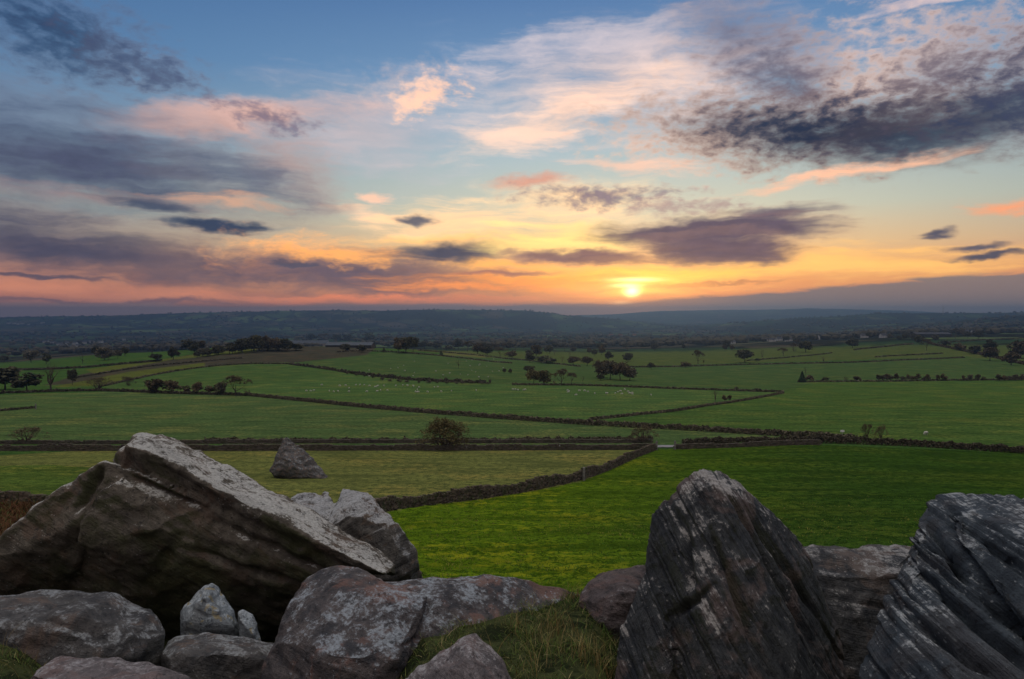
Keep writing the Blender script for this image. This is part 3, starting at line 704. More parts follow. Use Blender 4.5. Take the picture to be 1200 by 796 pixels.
    c2 = [(440, 678, 4.4), (491, 676, 4.5), (537, 674.5, 4.6), (575, 673, 4.65), (595, 676, 4.65), (619, 680, 4.7), (645, 685, 4.75), (690, 692, 4.8), (704, 696, 4.82), (700, 712, 4.62), (560, 688, 4.40), (600, 690, 4.48), (520, 692, 4.25), (600, 722, 4.28), (550, 732, 4.12),
          (670, 706, 4.6), (645, 718, 4.4), (595, 730, 4.2), (560, 740, 4.05), (500, 752, 3.9), (460, 775, 3.75), (560, 790, 4.0), (660, 760, 4.5), (480, 840, 3.8),
          (500, 690, 5.2), (600, 690, 5.2), (680, 705, 5.1), (550, 760, 5.1), (450, 720, 5.0)]
    rock('boulder', 'rounded blue-grey boulder running right into a low rust-brown slab beside the grass', [c1, c2], MR['c'], 0.0125, 2, (0.032, 2.2), (0.009, 8), ((0.25, 0.2, 0.95), 4.0, 0.012), seed=3, chips=26, chip=0.045)
    # D: rounded boulder bottom left
    d1 = [(-60, 700, 4.4), (0, 696, 4.5), (24, 695, 4.5), (54, 694, 4.55), (91, 692, 4.6), (126, 691, 4.6), (139, 692, 4.6), (152, 698, 4.55), (167, 711, 4.5), (180, 724, 4.45), (192, 740, 4.4), (195, 775, 4.3),
          (100, 715, 4.1), (140, 730, 4.1), (160, 780, 3.95), (60, 760, 3.9), (0, 730, 4.0), (-60, 760, 3.9), (100, 840, 3.9), (195, 840, 4.2), (0, 840, 3.9), (0, 740, 5.2), (150, 760, 5.2), (-60, 760, 5.0)]
    rock('boulder', 'low rounded brown-grey boulder with a flat top and grass creeping over its left end', [d1], MR['d'], 0.0125, 2, (0.045, 2.0), (0.010, 8), ((0.3, 0.1, 0.9), 4.0, 0.016), seed=4, chips=20, chip=0.04)
    # E: two small pale upright stones
    e1 = [(208, 727, 5.05), (209, 715, 5.1), (217, 707, 5.15), (229, 696, 5.2), (240, 685, 5.25), (248, 683, 5.25), (260, 691, 5.22), (270, 705, 5.2), (276, 716, 5.15), (282, 740, 5.1), (240, 700, 4.95), (245, 730, 4.88), (215, 735, 4.95), (275, 735, 4.95),
          (215, 790, 4.95), (280, 790, 5.0), (220, 720, 5.5), (265, 720, 5.5), (245, 790, 5.5)]
    rock('upright_stone', 'larger of two small pale grey upright stones, yellow lichen on its pointed tip', [e1], MR['e'], 0.012, 3, (0.018, 4), (0.006, 12), ((0.1, 0.1, 1), 6, 0.008), seed=5, cat='stone')
    e2 = [(278, 718, 5.0), (284, 713, 5.05), (296, 720, 5.05), (301, 729, 5.0), (306, 748, 5.0), (280, 745, 4.95), (283, 730, 4.88), (298, 745, 4.88), (283, 790, 4.95), (307, 790, 5.0), (290, 730, 5.3), (295, 790, 5.3)]
    rock('upright_stone', 'smaller thin upright stone leaning beside the yellow-tipped pale one', [e2], MR['e'], 0.010, 2, (0.012, 5), (0.005, 12), None, seed=6, cat='stone')
    # F
    f1 = [(190, 755, 4.35), (204, 747, 4.4), (238, 741.5, 4.45), (279, 743, 4.45), (296, 745, 4.45), (325, 754, 4.45), (200, 770, 4.1), (260, 765, 4.05), (320, 775, 4.15), (195, 850, 4.0), (320, 850, 4.1), (260, 870, 4.0),
          (200, 780, 5.0), (320, 780, 5.0), (260, 760, 5.0)]
    rock('boulder', 'low dark rounded rock under the two small pale upright stones', [f1], MR['d'], 0.0115, 2, (0.022, 2.6), (0.007, 9), None, seed=7, chips=12, chip=0.03)
    # G
    g1 = [(-20, 810, 3.4), (22, 785, 3.5), (50, 774, 3.6), (67, 768.5, 3.65), (95, 766, 3.7), (115, 770, 3.7), (152, 775, 3.65), (180, 774, 3.6), (195, 777, 3.6), (212, 785, 3.5), (240, 800, 3.4),
          (60, 800, 3.3), (150, 800, 3.3), (100, 860, 3.2), (0, 880, 3.3), (240, 880, 3.3), (80, 800, 4.0), (180, 810, 4.0), (100, 880, 4)]
    rock('boulder', 'low pink-grey rock at the bottom left in front of the flat-topped boulder', [g1], MR['h'], 0.011, 2, (0.028, 2.8), (0.008, 9), ((0.2, 0.1, 0.95), 5, 0.012), seed=8, chips=22, chip=0.07)
    # H
    h1 = [(466, 800, 3.25), (488, 781, 3.3), (520, 757, 3.36), (546, 742, 3.42), (556, 740, 3.42), (563, 744, 3.4), (578, 761, 3.35), (595, 785, 3.3), (606, 802, 3.25), (550, 760, 3.2), (530, 800, 3.0), (560, 800, 3.0),
          (450, 880, 3.1), (620, 880, 3.1), (540, 900, 2.9), (500, 800, 3.8), (590, 810, 3.8), (545, 770, 3.7)]
    rock('boulder', 'small pointed pinkish rock in the grass at the bottom edge', [h1], MR['h'], 0.0105, 3, (0.022, 3.2), (0.008, 10), ((0.4, 0.1, 0.9), 5, 0.012), seed=9, chips=18, chip=0.07)
    # I
    i1 = [(658, 748, 4.35), (664, 725, 4.42), (671, 707, 4.5), (687, 686, 4.6), (692, 676, 4.68), (710, 669, 4.75), (754, 666, 4.8), (775, 680, 4.7), (700, 700, 4.25), (740, 700, 4.15), (690, 745, 4.1), (740, 760, 4.0), (670, 775, 4.25), (760, 790, 4.1),
          (700, 690, 5.3), (760, 700, 5.3), (700, 800, 4.8)]
    rock('boulder', 'rounded purple-brown boulder between the low slab and the tall pointed boulder', [i1], MR['i'], 0.012, 2, (0.04, 2.0), (0.010, 8), ((0.3, 0.1, 0.9), 4.0, 0.016), seed=10, chips=22, chip=0.07)
    # J: the tall pointed boulder
    j1 = [(766, 602, 3.70), (779, 588, 3.68), (797, 568, 3.66), (810, 553, 3.70), (824, 547.5, 3.76), (844, 550, 3.80), (857, 557, 3.8), (880, 575, 3.8), (887, 585, 3.8), (906, 601, 3.85), (929, 617, 3.9), (945, 636, 3.95), (957, 669, 3.95), (967, 701, 3.95), (984, 746, 3.9), (995, 800, 3.8),
          (803, 575, 3.52), (812, 620, 3.36), (824, 680, 3.22), (836, 740, 3.1), (850, 810, 2.98), (870, 640, 3.42), (900, 720, 3.32), (930, 800, 3.25), (845, 570, 3.5),
          (760, 650, 3.62), (757, 668, 3.6), (770, 720, 3.45), (780, 800, 3.3), (800, 860, 3.1), (860, 880, 3.0), (1000, 880, 3.5),
          (830, 560, 4.5), (900, 640, 4.7), (760, 640, 4.3), (950, 720, 4.7), (800, 760, 4.5)]
    j2 = [(757, 668, 3.6), (745, 695, 3.6), (726, 735, 3.55), (719, 800, 3.45), (780, 700, 3.35), (790, 760, 3.2), (760, 820, 3.2), (720, 880, 3.3), (800, 880, 3.2), (770, 660, 3.9), (740, 760, 4.2), (800, 800, 4)]
    rock('boulder', 'tall pointed dark boulder with pale crusty lichen and steep diagonal banding', [j1, j2], MR['j'], 0.0085, 1, (0.018, 2.1), (0.007, 8), ((0.85, -0.10, 0.53), 13.0, 0.004), seed=11, chips=16, chip=.025, beds=((0.85, -0.10, 0.53), .042, .010, .014),
         cracks=[((850, 565, 3.5), (975, 790, 3.4), (0, 0, 0), .016, .05), ((822, 590, 3.4), (900, 790, 3.1), (0, 0, 0), .014, .045), ((775, 735, 3.3), (838, 688, 3.2), (0, 0, .3), .016, .035), ((872, 590, 3.6), (970, 740, 3.6), (0, 0, 0), .012, .04), ((800, 600, 3.4), (812, 700, 3.2), (0, 0, 0), .018, .05)])
    # K: ledges between
    k1 = [(930, 640, 4.6), (960, 638, 4.8), (1000, 641, 4.85), (1080, 645, 4.8), (950, 655, 4.4), (1010, 662, 4.4), (1070, 668, 4.4), (960, 720, 4.25), (1040, 730, 4.2), (980, 810, 4.0), (1060, 810, 4.0), (960, 880, 3.8), (1060, 880, 3.8), (930, 800, 4.3), (940, 660, 5.4), (1080, 670, 5.4), (960, 820, 5), (1060, 820, 5)]
    k2 = [(996, 642, 4.9), (1003, 638, 4.95), (1030, 638, 5.0), (1080, 641, 5.0), (1000, 650, 4.7), (1080, 655, 4.7), (1040, 650, 5.4)]
    rock('boulder', 'low layered dark rock wedged behind the tall pointed boulder and the grooved one', [k1, k2], MR['k'], 0.015, 2, (0.025, 2.2), (0.012, 8), ((0.15, 0.285, 0.95), 4.5, 0.016), seed=12, chips=14, chip=0.05)
    # L: right hand banded boulder
    l2 = [(1113, 606, 3.10), (1130, 600, 3.25), (1170, 592, 3.3), (1215, 582, 3.32), (1118, 625, 2.94), (1140, 655, 2.81), (1170, 700, 2.67), (1205, 745, 2.51), (1300, 800, 2.35), (1400, 700, 2.9), (1200, 640, 2.76), (1250, 600, 3.6)]
    l1 = [(1074, 607, 3.25), (1086, 594, 3.3), (1086, 590, 3.35), (1099, 582, 3.4), (1120, 580.5, 3.45), (1144, 584, 3.45), (1168, 587, 3.4), (1188, 581, 3.4), (1205, 580, 3.4), (1280, 600, 3.3), (1400, 680, 3.2),
          (1065, 631, 3.15), (1058, 658, 3.1), (1049, 679, 3.05), (1040, 708, 3.0), (1026, 744, 2.92), (1003, 800, 2.82),
          (1080, 640, 2.98), (1066, 690, 2.85), (1055, 740, 2.72), (1050, 800, 2.6), (1140, 640, 2.9), (1200, 720, 2.62), (1130, 800, 2.45), (1220, 820, 2.4), (1300, 780, 2.5), (1060, 880, 2.4), (980, 880, 2.7), (1250, 900, 2.3), (1400, 800, 2.6),
          (1100, 600, 4.0), (1250, 620, 4.1), (1080, 720, 3.9), (1400, 760, 3.9), (1050, 850, 3.6)]
    rock('boulder', 'large blue-grey boulder at the right edge split by long diagonal grooves', [l1, l2], MR['l'], 0.0080, 1, (0.014, 2.2), (0.006, 8), ((0.62, -0.115, 0.78), 9.0, 0.003), seed=13, chips=10, chip=.02, beds=((0.62, -0.115, 0.78), .055, .014, .020),
         cracks=[((1080, 598, 3.1), (1142, 690, 2.85), (0, 0, 0), .018, .10), ((1142, 690, 2.85), (1230, 760, 2.7), (0, 0, 0), .016, .09), ((1100, 590, 3.2), (1230, 690, 2.8), (0, 0, 0), .018, .07), ((1066, 660, 2.95), (1230, 800, 2.6), (0, 0, 0), .020, .08), ((1062, 720, 2.8), (1180, 800, 2.55), (0, 0, 0), .020, .08), ((1130, 600, 3.2), (1250, 660, 2.9), (0, 0, 0), .012, .05), ((1075, 630, 3.05), (1130, 655, 2.95), (0, 0, 0), .014, .06)])
    # M: the boulder out in the pasture
    g = ground(350, 560); D = g.y
    m1 = [(316, 552, D), (321, 540, D), (328, 523, D+.8), (331, 514, D+1.2), (336, 511, D+1.3), (341, 515, D+1.2), (356, 525, D+1), (368, 538, D+.5), (378, 550, D), (386, 558.5, D-.3), (381, 562, D-.8), (361, 560, D-1.2), (345, 559, D-1.5), (320, 558, D-1),
          (333, 530, D-.4), (338, 545, D-1.4), (330, 560, D+3), (375, 560, D+2.6), (345, 530, D+2.8), (325, 566, D), (372, 566, D)]
    rock('boulder', 'lone dark pointed boulder standing in the pasture before the far wall', [m1], MR['d'], 0.09, 2, (0.28, 0.35), (0.07, 1.6), ((0.7, 0.2, 0.6), 1.2, 0.04), seed=14)
build_rocks()

# ------------------------------------------------------------------ grass that nobody could count
def blades(name, pts, hts, wid, lean, cols, mat, rng, seg=2):
    n = len(pts); a = rng.uniform(0, 2*np.pi, n); ld = np.stack([np.cos(a), np.sin(a)], -1)
    la = rng.uniform(0.2, 1.0, n)*lean*hts; b = rng.uniform(0, 2*np.pi, n); wd = np.stack([np.cos(b), np.sin(b), 0*b], -1)*(wid*rng.uniform(.6, 1.3, n))[:, None]
    V = []
    for i in range(seg+1):
        f = i/seg; c = pts.copy(); c[:, :2] += ld*(la*f*f)[:, None]; c[:, 2] += hts*f*(1-0.25*lean*f)-0.01
        w = wd*(1-f*0.92); V += [c-w, c+w]
    V = np.stack(V, 1); m = (seg+1)*2
    f = np.array([[2*i, 2*i+1, 2*i+3, 2*i+2] for i in range(seg)])
    me = np_mesh(name, V.reshape(-1, 3), (f[None]+np.arange(n)[:, None, None]*m).reshape(-1, 4))
    cc = np.concatenate([cols, np.ones((n, 1))], 1)
    at_ = me.attributes.new('tint', 'FLOAT_COLOR', 'POINT'); at_.data.foreach_set('color', np.repeat(cc, m, 0).astype(np.float32).ravel())
    o = mesh_obj(name, me, mat); return tag(o, kind='stuff')
def blade_mat():
    m, k, b = new_mat('grass_blade', 0.8, 0.1)
    a = k.n.new('ShaderNodeAttribute'); a.attribute_name = 'tint'
    k.put(b.inputs['Base Color'], a.outputs['Color'])
    return m
BM = blade_mat()
def pick(rng, n, pal, w, var=0.25):
    pal = np.array(pal); c = pal[rng.choice(len(pal), n, p=np.array(w)/sum(w))]
    return c*rng.uniform(1-var, 1+var, (n, 1))
def pixel_of(X, Y, Z):
    t = X/Y; s = Z/Y; c_, s_ = math.cos(PITCH), math.sin(PITCH); dep = c_-s*s_
    return 600+F*t/dep, 398-F*(s*c_+s_)/dep
def build_grass():
    rng = np.random.default_rng(11)
    # turf between the boulders, short and long
    n = 64000
    x = rng.uniform(-1.3, 1.0, n); y = rng.uniform(2.6, 5.2, n); x[n//2:] = rng.uniform(-4.2, -2.0, n-n//2); y[n//2:] = rng.uniform(3.0, 4.7, n-n//2)
    z = H(x, y); cl = fbm(np.stack([x*4, y*4, 0*x], -1), 3)
    keep = rng.uniform(-.6, .5, n) < cl; x, y, z, cl = x[keep], y[keep], z[keep], cl[keep]
    c = pick(rng, len(x), [(0.060, 0.105, 0.020), (0.110, 0.125, 0.032), (0.24, 0.20, 0.09), (0.030, 0.050, 0.016)], [4, 4, 1.6, 2.5])
    blades('turf', np.stack([x, y, z], -1), rng.uniform(.02, .085, len(x))*(1+1.5*np.clip(cl, -.3, .5))*np.where(x < -1.5, .55, 1), 0.0024, 1.25, c, BM, rng, 3)['label'] = 'short green and yellowing grass growing between the front boulders'
    # long dry stems in clumps
    P_ = []
    for (px, py, k_, r) in [(655, 742, 90, .10), (640, 755, 50, .10), (600, 735, 40, .08), (690, 770, 60, .14), (710, 790, 70, .12), (672, 700, 60, .06), (560, 770, 20, .08), (455, 780, 30, .07), (640, 790, 40, .2), (15, 770, 30, .2), (620, 712, 30, .07)]:
        g = ground(px, py)
        xy = rng.normal(0, r*.6, (k_, 2))+np.array([g.x, g.y]); P_.append(xy)
    P_ = np.concatenate(P_); z = H(P_[:, 0], P_[:, 1])
    c = pick(rng, len(P_), [(0.26, 0.19, 0.08), (0.20, 0.13, 0.045), (0.14, 0.14, 0.05)], [3, 2, 2])
    blades('dry_grass', np.stack([P_[:, 0], P_[:, 1], z], -1), rng.uniform(.06, .20, len(P_)), 0.0016, 0.7, c, BM, rng, 4)['label'] = 'tall dry straw coloured grass stems beside the front boulders'
    # small clover leaves low in the turf
    # tussocks of the near pasture
    n = 150000
    y = 12*np.exp(rng.uniform(0, math.log(6.2), n)); t = rng.uniform(-.95, .95, n); x = t*y; z = H(x, y)
    px, py = pixel_of(x, y, z); cl = fbm(np.stack([x*.5, y*.5, 0*x], -1), 4, .6)
    ok = (((px > 440) & (px < 790)) | ((px > 860) & (px < 1120)) | (px < 60)) & (rng.uniform(-.35, .35, n) < cl)
    x, y, z, cl, py = x[ok], y[ok], z[ok], cl[ok], py[ok]
    yl = fbm(np.stack([x*.12+5, y*.12, 0*x], -1), 3)
    c = pick(rng, len(x), [(0.060, 0.150, 0.014), (0.100, 0.165, 0.020), (0.020, 0.055, 0.010)], [4, 3, 4])
    c2 = pick(rng, len(x), [(0.22, 0.21, 0.04), (0.20, 0.15, 0.05)], [3, 1])
    c = np.where((yl+rng.normal(0, .15, len(x)) > .12)[:, None], c2, c)
    blades('pasture_tussocks', np.stack([x, y, z], -1), rng.uniform(.04, .13, len(x))*(1+np.clip(cl, 0, .5)*2), 0.014*(y/25)**.8, 1.0, c, BM, rng, 2)['label'] = 'green and yellowed tussocks in the pasture below the crag'
    # bracken by the wall at the left
    n = 9000
    px = rng.uniform(-60, 55, n); py = rng.uniform(591, 640, n); G = []
    yy = np.interp(py, [580, 600, 636, 681], [72, 62, 40, 25]); tt, _ = ray_np(px, py); x = tt*yy
    z = H(x, yy); k_ = fbm(np.stack([x*.3, yy*.3, 0*x], -1), 3) > -.15
    x, yy, z = x[k_], yy[k_], z[k_]
    c = pick(rng, len(x), [(0.10, 0.045, 0.018), (0.075, 0.030, 0.014), (0.06, 0.06, 0.02)], [4, 3, 2])
    blades('bracken', np.stack([x, yy, z], -1), rng.uniform(.3, .9, len(x)), .05, .9, c, BM, rng, 3)['label'] = 'rust brown dead bracken under the wall at the left edge'
build_grass()

# ------------------------------------------------------------------ walls and hedges
def wall_mat(name, a, b_, moss):
    m, k, b = new_mat(name, 0.95, 0.1)
    geo = k.n.new('ShaderNodeNewGeometry'); r = geo.outputs['Random Per Island']; tc = k.n.new('ShaderNodeTexCoord').outputs['Object']
    c = k.mix(k.mr(r, 0, 1, 0, 1, False), a, b_)
    c = k.mix(k.m('MULTIPLY', k.mr(k.noise(tc, 1.3, 5, .7), .48, .60), moss), c, (0.055, 0.070, 0.025))
    c = k.mix(k.m('MULTIPLY', k.mr(k.noise(tc, 6, 4, .7), .57, .66), .4), c, (0.20, 0.19, 0.17))
    k.put(b.inputs['Base Color'], c); bump(k, b, k.noise(tc, 9, 4, .7), .7, .05)
    return m
WM = wall_mat('dry_stone', (0.040, 0.030, 0.023), (0.125, 0.094, 0.070), .5)
WM2 = wall_mat('dry_stone_grey', (0.045, 0.037, 0.030), (0.105, 0.085, 0.070), .35)
def polyline(pts, step):
    """world points on the land under a line drawn over the photograph, resampled"""
    W = []
    for (a, b) in zip(pts[:-1], pts[1:]):
        k_ = max(1, int(math.hypot(b[0]-a[0], (b[1]-a[1])*4)/16))
        for i in range(k_): W.append(ground(lerp(a[0], b[0], i/k_), lerp(a[1], b[1], i/k_)))
    W.append(ground(*pts[-1])); W = np.array([[p.x, p.y] for p in W])
    if len(W) > 4:                                   # take the jitter of the lumpy ground out of the line
        for _ in range(3): W[1:-1] = (W[:-2]+2*W[1:-1]+W[2:])/4
    d = np.concatenate([[0], np.cumsum(np.hypot(*np.diff(W, axis=0).T))]); n = max(2, int(d[-1]/step)); s = np.linspace(0, d[-1], n)
    x = np.interp(s, d, W[:, 0]); y = np.interp(s, d, W[:, 1])
    return np.stack([x, y, H(x, y)], -1), d[-1]
def stone_wall(label, pts, h=1.35, course=0.17, stone=0.38, thick=0.45, mat=None, seed=0, name='stone_wall', gap=None, cat='stone wall', group=None):
    rng = np.random.default_rng(seed+50); L, ln = polyline(pts, stone*.9); org = L[len(L)//2].copy()
    T = np.gradient(L, axis=0); A = np.arctan2(T[:, 1], T[:, 0]); C, Hh, Z = [], [], []
    nc = int(h/course); hn = fbm(np.stack([np.arange(len(L))*.05, 0*A, 0*A+seed], -1), 3)
    for k_ in range(nc):
        off = rng.uniform(-.15, .15, (len(L), 1))*stone; c = L.copy(); c[:, :2] += np.stack([np.cos(A), np.sin(A)], -1)*(off+(k_ % 2)*stone*.45)
        nrm = np.stack([-np.sin(A), np.cos(A)], -1); c[:, :2] += nrm*rng.normal(0, .03, (len(L), 1))
        c[:, 2] += (k_+.5)*course+rng.normal(0, .015, len(L))-.05
        keep = (k_ < nc*(.86+hn*.5)) | (k_ < nc*.55)
        hh = np.stack([np.full(len(L), stone*.52)*rng.uniform(.8, 1.15, len(L)), np.full(len(L), thick*.5*(1-.25*k_/nc))*rng.uniform(.85, 1.1, len(L)), np.full(len(L), course*.55)*rng.uniform(.8, 1.1, len(L))], -1)
        C.append(c[keep]); Hh.append(hh[keep]); Z.append(A[keep]+rng.normal(0, .06, keep.sum()))
    top = np.minimum(np.floor(nc*(.86+hn*.5)), nc); top = np.maximum(top, np.ceil(nc*.55))
    c = L.copy(); c[:, 2] += top*course+.06; n = len(L); m_ = rng.uniform(0, 1, n) < .9
    hh = np.stack([rng.uniform(.06, .11, n)*(stone/.38), np.full(n, thick*.42)*rng.uniform(.8, 1.1, n), rng.uniform(.10, .19, n)], -1)
    C.append(c[m_]); Hh.append(hh[m_]); Z.append(A[m_]+rng.normal(0, .15, m_.sum()))
    C = np.concatenate(C)-org; me = boxes_mesh(name, C, np.concatenate(Hh), np.concatenate(Z), .16, rng)
    o = mesh_obj(name, me, mat or WM, None, tuple(org)); return tag(o, label, cat, group)

def quads(centres, size, rng, aspect=1.0):
    n = len(centres); a = rng.normal(size=(n, 3)); a /= np.linalg.norm(a, axis=1)[:, None]; b = rng.normal(size=(n, 3)); b = np.cross(a, b); b /= np.linalg.norm(b, axis=1)[:, None]
    s = (size*rng.uniform(.6, 1.4, n))[:, None]
    V = np.stack([centres-a*s-b*s*aspect, centres+a*s-b*s*aspect*.6, centres+a*s*.7+b*s*aspect, centres-a*s+b*s*aspect*.8], 1)
    return V.reshape(-1, 3), np.arange(n*4).reshape(-1, 4)
def leaf_mat(name, a, b_, var=.25):
    m, k, b = new_mat(name, 0.9, 0.05)
    geo = k.n.new('ShaderNodeNewGeometry').outputs['Random Per Island']; r = k.n.new('ShaderNodeObjectInfo').outputs['Random']
    tc = k.n.new('ShaderNodeTexCoord').outputs['Object']
    c = k.mix(k.mr(k.m('ADD', geo, k.m('MULTIPLY', k.noise(tc, 3.0, 3), .8)), .3, 1.4), a, b_)
    c = k.v('SCALE', c, scale=k.mr(r, 0, 1, 1-var, 1+var, False)); k.put(b.inputs['Base Color'], c)
    return m
LM = {'dark': leaf_mat('foliage_dark', (0.032, 0.032, 0.019), (0.082, 0.074, 0.042)),
      'brown': leaf_mat('foliage_autumn', (0.050, 0.039, 0.024), (0.115, 0.085, 0.050)),
      'olive': leaf_mat('foliage_olive', (0.055, 0.048, 0.022), (0.120, 0.100, 0.042)),
      'hedge': leaf_mat('hedge_leaf', (0.055, 0.050, 0.036), (0.130, 0.110, 0.075)),
      'thorn': leaf_mat('hawthorn_leaf', (0.070, 0.058, 0.026), (0.150, 0.120, 0.050)),
      'green': leaf_mat('foliage_green', (0.030, 0.045, 0.018), (0.070, 0.100, 0.034)),
      'conifer': leaf_mat('foliage_conifer', (0.012, 0.022, 0.016), (0.026, 0.044, 0.028))}
BARK = simple_mat('bark', (0.045, 0.036, 0.028), (0.090, 0.075, 0.060), 4)
TWIG = simple_mat('twigs', (0.050, 0.036, 0.026), (0.095, 0.068, 0.048), 3)
def hedge(label, pts, h=1.6, w=1.3, mat='hedge', seed=0, ragged=.5, group=None, gaps=0.0, name='hedge'):
    h *= .68; w *= .7; rng = np.random.default_rng(seed+90); L, ln = polyline(pts, 1.0); D = float(np.median(L[:, 1])); org = L[len(L)//2].copy()
    px = max(D/683.0, .04); size = max(.09, px*.55); n = int(min(60000, ln*(h+w)*1.5/(size*size)*.9))
    s = rng.uniform(0, 1, n)*(len(L)-1); i = s.astype(int); f = (s-i)[:, None]; i2 = np.minimum(i+1, len(L)-1); c = L[i]*(1-f)+L[i2]*f
    T = np.gradient(L, axis=0); nrm = np.stack([-T[:, 1], T[:, 0]], -1); nrm /= np.linalg.norm(nrm, axis=1)[:, None]; nn = nrm[i]
    sc = h*1.6; hv = fbm(np.stack([c[:, 0]/sc, c[:, 1]/sc, 0*s+seed], -1), 3, .6)
    hh = h*(1+ragged*hv*1.4); a = rng.uniform(0, math.pi, n)
    u = np.cos(a)*w*.5*rng.uniform(.7, 1.05, n); z = np.sin(a)**.6*hh*rng.uniform(.55, 1.05, n); c[:, :2] += nn*u[:, None]; c[:, 2] += np.maximum(z, .02)
    if gaps: c = c[fbm(np.stack([s*.12, 0*s, 0*s+seed+3], -1), 2) > -.5+gaps]
    V, fc = quads(c, size, rng); me = np_mesh(name, V-org, fc)
    o = mesh_obj(name, me, LM[mat], None, tuple(org)); return tag(o, label, 'hedge', group)

def build_boundaries():
    stone_wall('long curving dry stone wall climbing from the grey boulder to the lane opening', [(420, 606), (448, 600), (483, 594), (520, 590), (567, 584), (600, 579), (633, 573), (665, 567), (683, 562), (710, 553), (733, 541), (752, 533), (768, 527.5)], 1.28, .16, .36, .5, seed=1)
    stone_wall('straight dry stone wall along the near side of the lane, left of the opening', [(-60, 528.5), (100, 528.5), (250, 528.5), (400, 528), (560, 528), (700, 527.5), (766, 527)], 1.3, .2, .5, .5, WM2, seed=2)
    stone_wall('dry stone wall along the far side of the lane, left of the opening', [(-60, 520.5), (150, 520.5), (400, 519.5), (600, 519.5), (762, 519)], 0.85, .2, .6, .5, WM2, seed=3)
    stone_wall('low dry stone wall right of the lane opening in front of the thick hedge', [(791, 526.5), (830, 525.5), (880, 523.5), (925, 521.5), (960, 521.5)], 1.1, .2, .5, .5, WM2, seed=4)
    stone_wall('short stub of dry stone wall behind dead bracken at the left edge', [(-60, 588), (0, 589), (48, 592), (70, 594)], 1.3, .17, .4, .5, seed=5)
    hedge('thin ragged hedge growing on the far lane wall behind the round hawthorn', [(240, 518.5), (400, 518.5), (560, 518.5), (700, 517), (765, 517)], 1.2, .8, seed=1, ragged=.8, gaps=.25)
    hedge('thick dark hedge on the far side of the lane, right of the opening', [(800, 522.5), (850, 520), (925, 519), (1000, 520), (1080, 524), (1200, 531), (1290, 536)], 1.9, 1.6, seed=2, ragged=.45)
    hedge('long dark hedge slanting down across the middle fields to the lane', [(288, 463.5), (400, 475), (480, 483), (600, 492), (700, 499), (800, 504), (880, 509), (940, 513), (1005, 518)], 1.9, 1.5, seed=3, ragged=.4)
    hedge('thin hedge rising right from the long slanting hedge to the pointed field corner', [(690, 493), (730, 488), (770, 485), (800, 481), (830, 476), (870, 470.5), (918, 461)], 1.1, 1.0, seed=4, ragged=.5)
    hedge('low hedge along the foot of the big brown tree clump, right to the field corner', [(600, 451.5), (655, 451.5), (700, 452.5), (760, 455), (828, 457.5), (880, 459), (918, 460)], 1.3, 1.1, seed=5, ragged=.6)
    hedge('broken hedge curving down between the ridge field and the sheep pasture', [(340, 427.5), (370, 431), (400, 436), (440, 442), (500, 447.5), (540, 449), (575, 449.5)], 2.3, 1.8, seed=6, ragged=1.1, gaps=.2)
    hedge('hedge at the far edge of the left-hand field below the bare tree', [(-30, 463), (20, 461), (60, 459.5), (120, 458), (150, 459.5), (200, 461.5), (290, 464)], 1.8, 1.6, seed=7, ragged=.6)
    hedge('straight low hedge line across the right-hand fields beside the conifer', [(935, 448), (1010, 447.5), (1060, 447), (1130, 446), (1210, 445.5), (1290, 445)], 1.2, 1.2, seed=8, ragged=.7)
    hedge('hairline hedge dividing dark green from olive fields right of centre', [(715, 431), (780, 430.5), (860, 428), (960, 426), (1010, 425), (1070, 422), (1130, 419.5)], 1.5, 1.5, seed=9, ragged=.5)
    hedge('short hedge line in the olive field below the wooded skyline at right', [(1025, 419), (1060, 416.5), (1105, 414.5)], 1.3, 1.3, seed=10, ragged=.5)
    hedge('upper hedge of the olive fields right, running under the dark wood', [(1000, 410.5), (1035, 407), (1070, 403.5)], 2, 2, seed=11, ragged=.5)
    hedge('tall overgrown hedge coming down the farm road at the right', [(1088, 403), (1115, 409), (1140, 414), (1170, 420), (1205, 429), (1240, 434)], 3.4, 3.0, 'brown', seed=12, ragged=.9)
    hedge('hedge over the brow of the ploughed strip on the ridge', [(90, 443), (130, 437), (150, 432), (190, 428), (240, 424), (285, 420)], 1.4, 1.4, seed=13, ragged=.6)
    hedge('hedge between the yellow strip and the green ridge field', [(120, 453), (150, 446), (170, 441), (205, 435), (240, 430), (300, 426), (340, 427)], 1.2, 1.2, seed=14, ragged=.7)
    hedge('dark field edge below the ridge buildings, by the big round clump', [(395, 413), (430, 411), (470, 413), (500, 416), (560, 422), (600, 426)], 1.4, 1.4, seed=15, ragged=.6)
    hedge('pale-topped field edge right of the big round ridge clump', [(490, 411), (520, 414), (560, 416), (600, 421), (680, 430)], 1.3, 1.3, seed=16, ragged=.6)
    hedge('far hedge crossing the low fields beyond the bare tree at left', [(0, 434), (40, 434), (75, 433), (110, 431), (150, 427), (190, 423)], 2.2, 2.2, seed=17, ragged=.5)
    hedge('thin hedge across the top right pasture above the overgrown hedge', [(1100, 402), (1150, 399), (1210, 396.5)], 2, 2, seed=18, ragged=.4)
    hedge('dark strip of hedge under the solitary oak in the olive field', [(875, 423), (905, 421), (940, 418), (975, 414)], 1.1, 1.3, seed=19, ragged=.8, gaps=.2)
    hedge('hedge at the bend of the field corner by the gate post, left edge', [(-30, 484), (0, 482), (25, 480), (42, 478.5)], 1.0, .9, seed=20, ragged=.5)
    # the lane
    L, ln = polyline([(-60, 524.5), (200, 524.5), (500, 524), (700, 523.6), (766, 523.4), (790, 523.6), (830, 522.8), (900, 520.8)], 1.0)
    T = np.gradient(L, axis=0); nn = np.stack([-T[:, 1], T[:, 0]], -1); nn /= np.linalg.norm(nn, axis=1)[:, None]; V = []
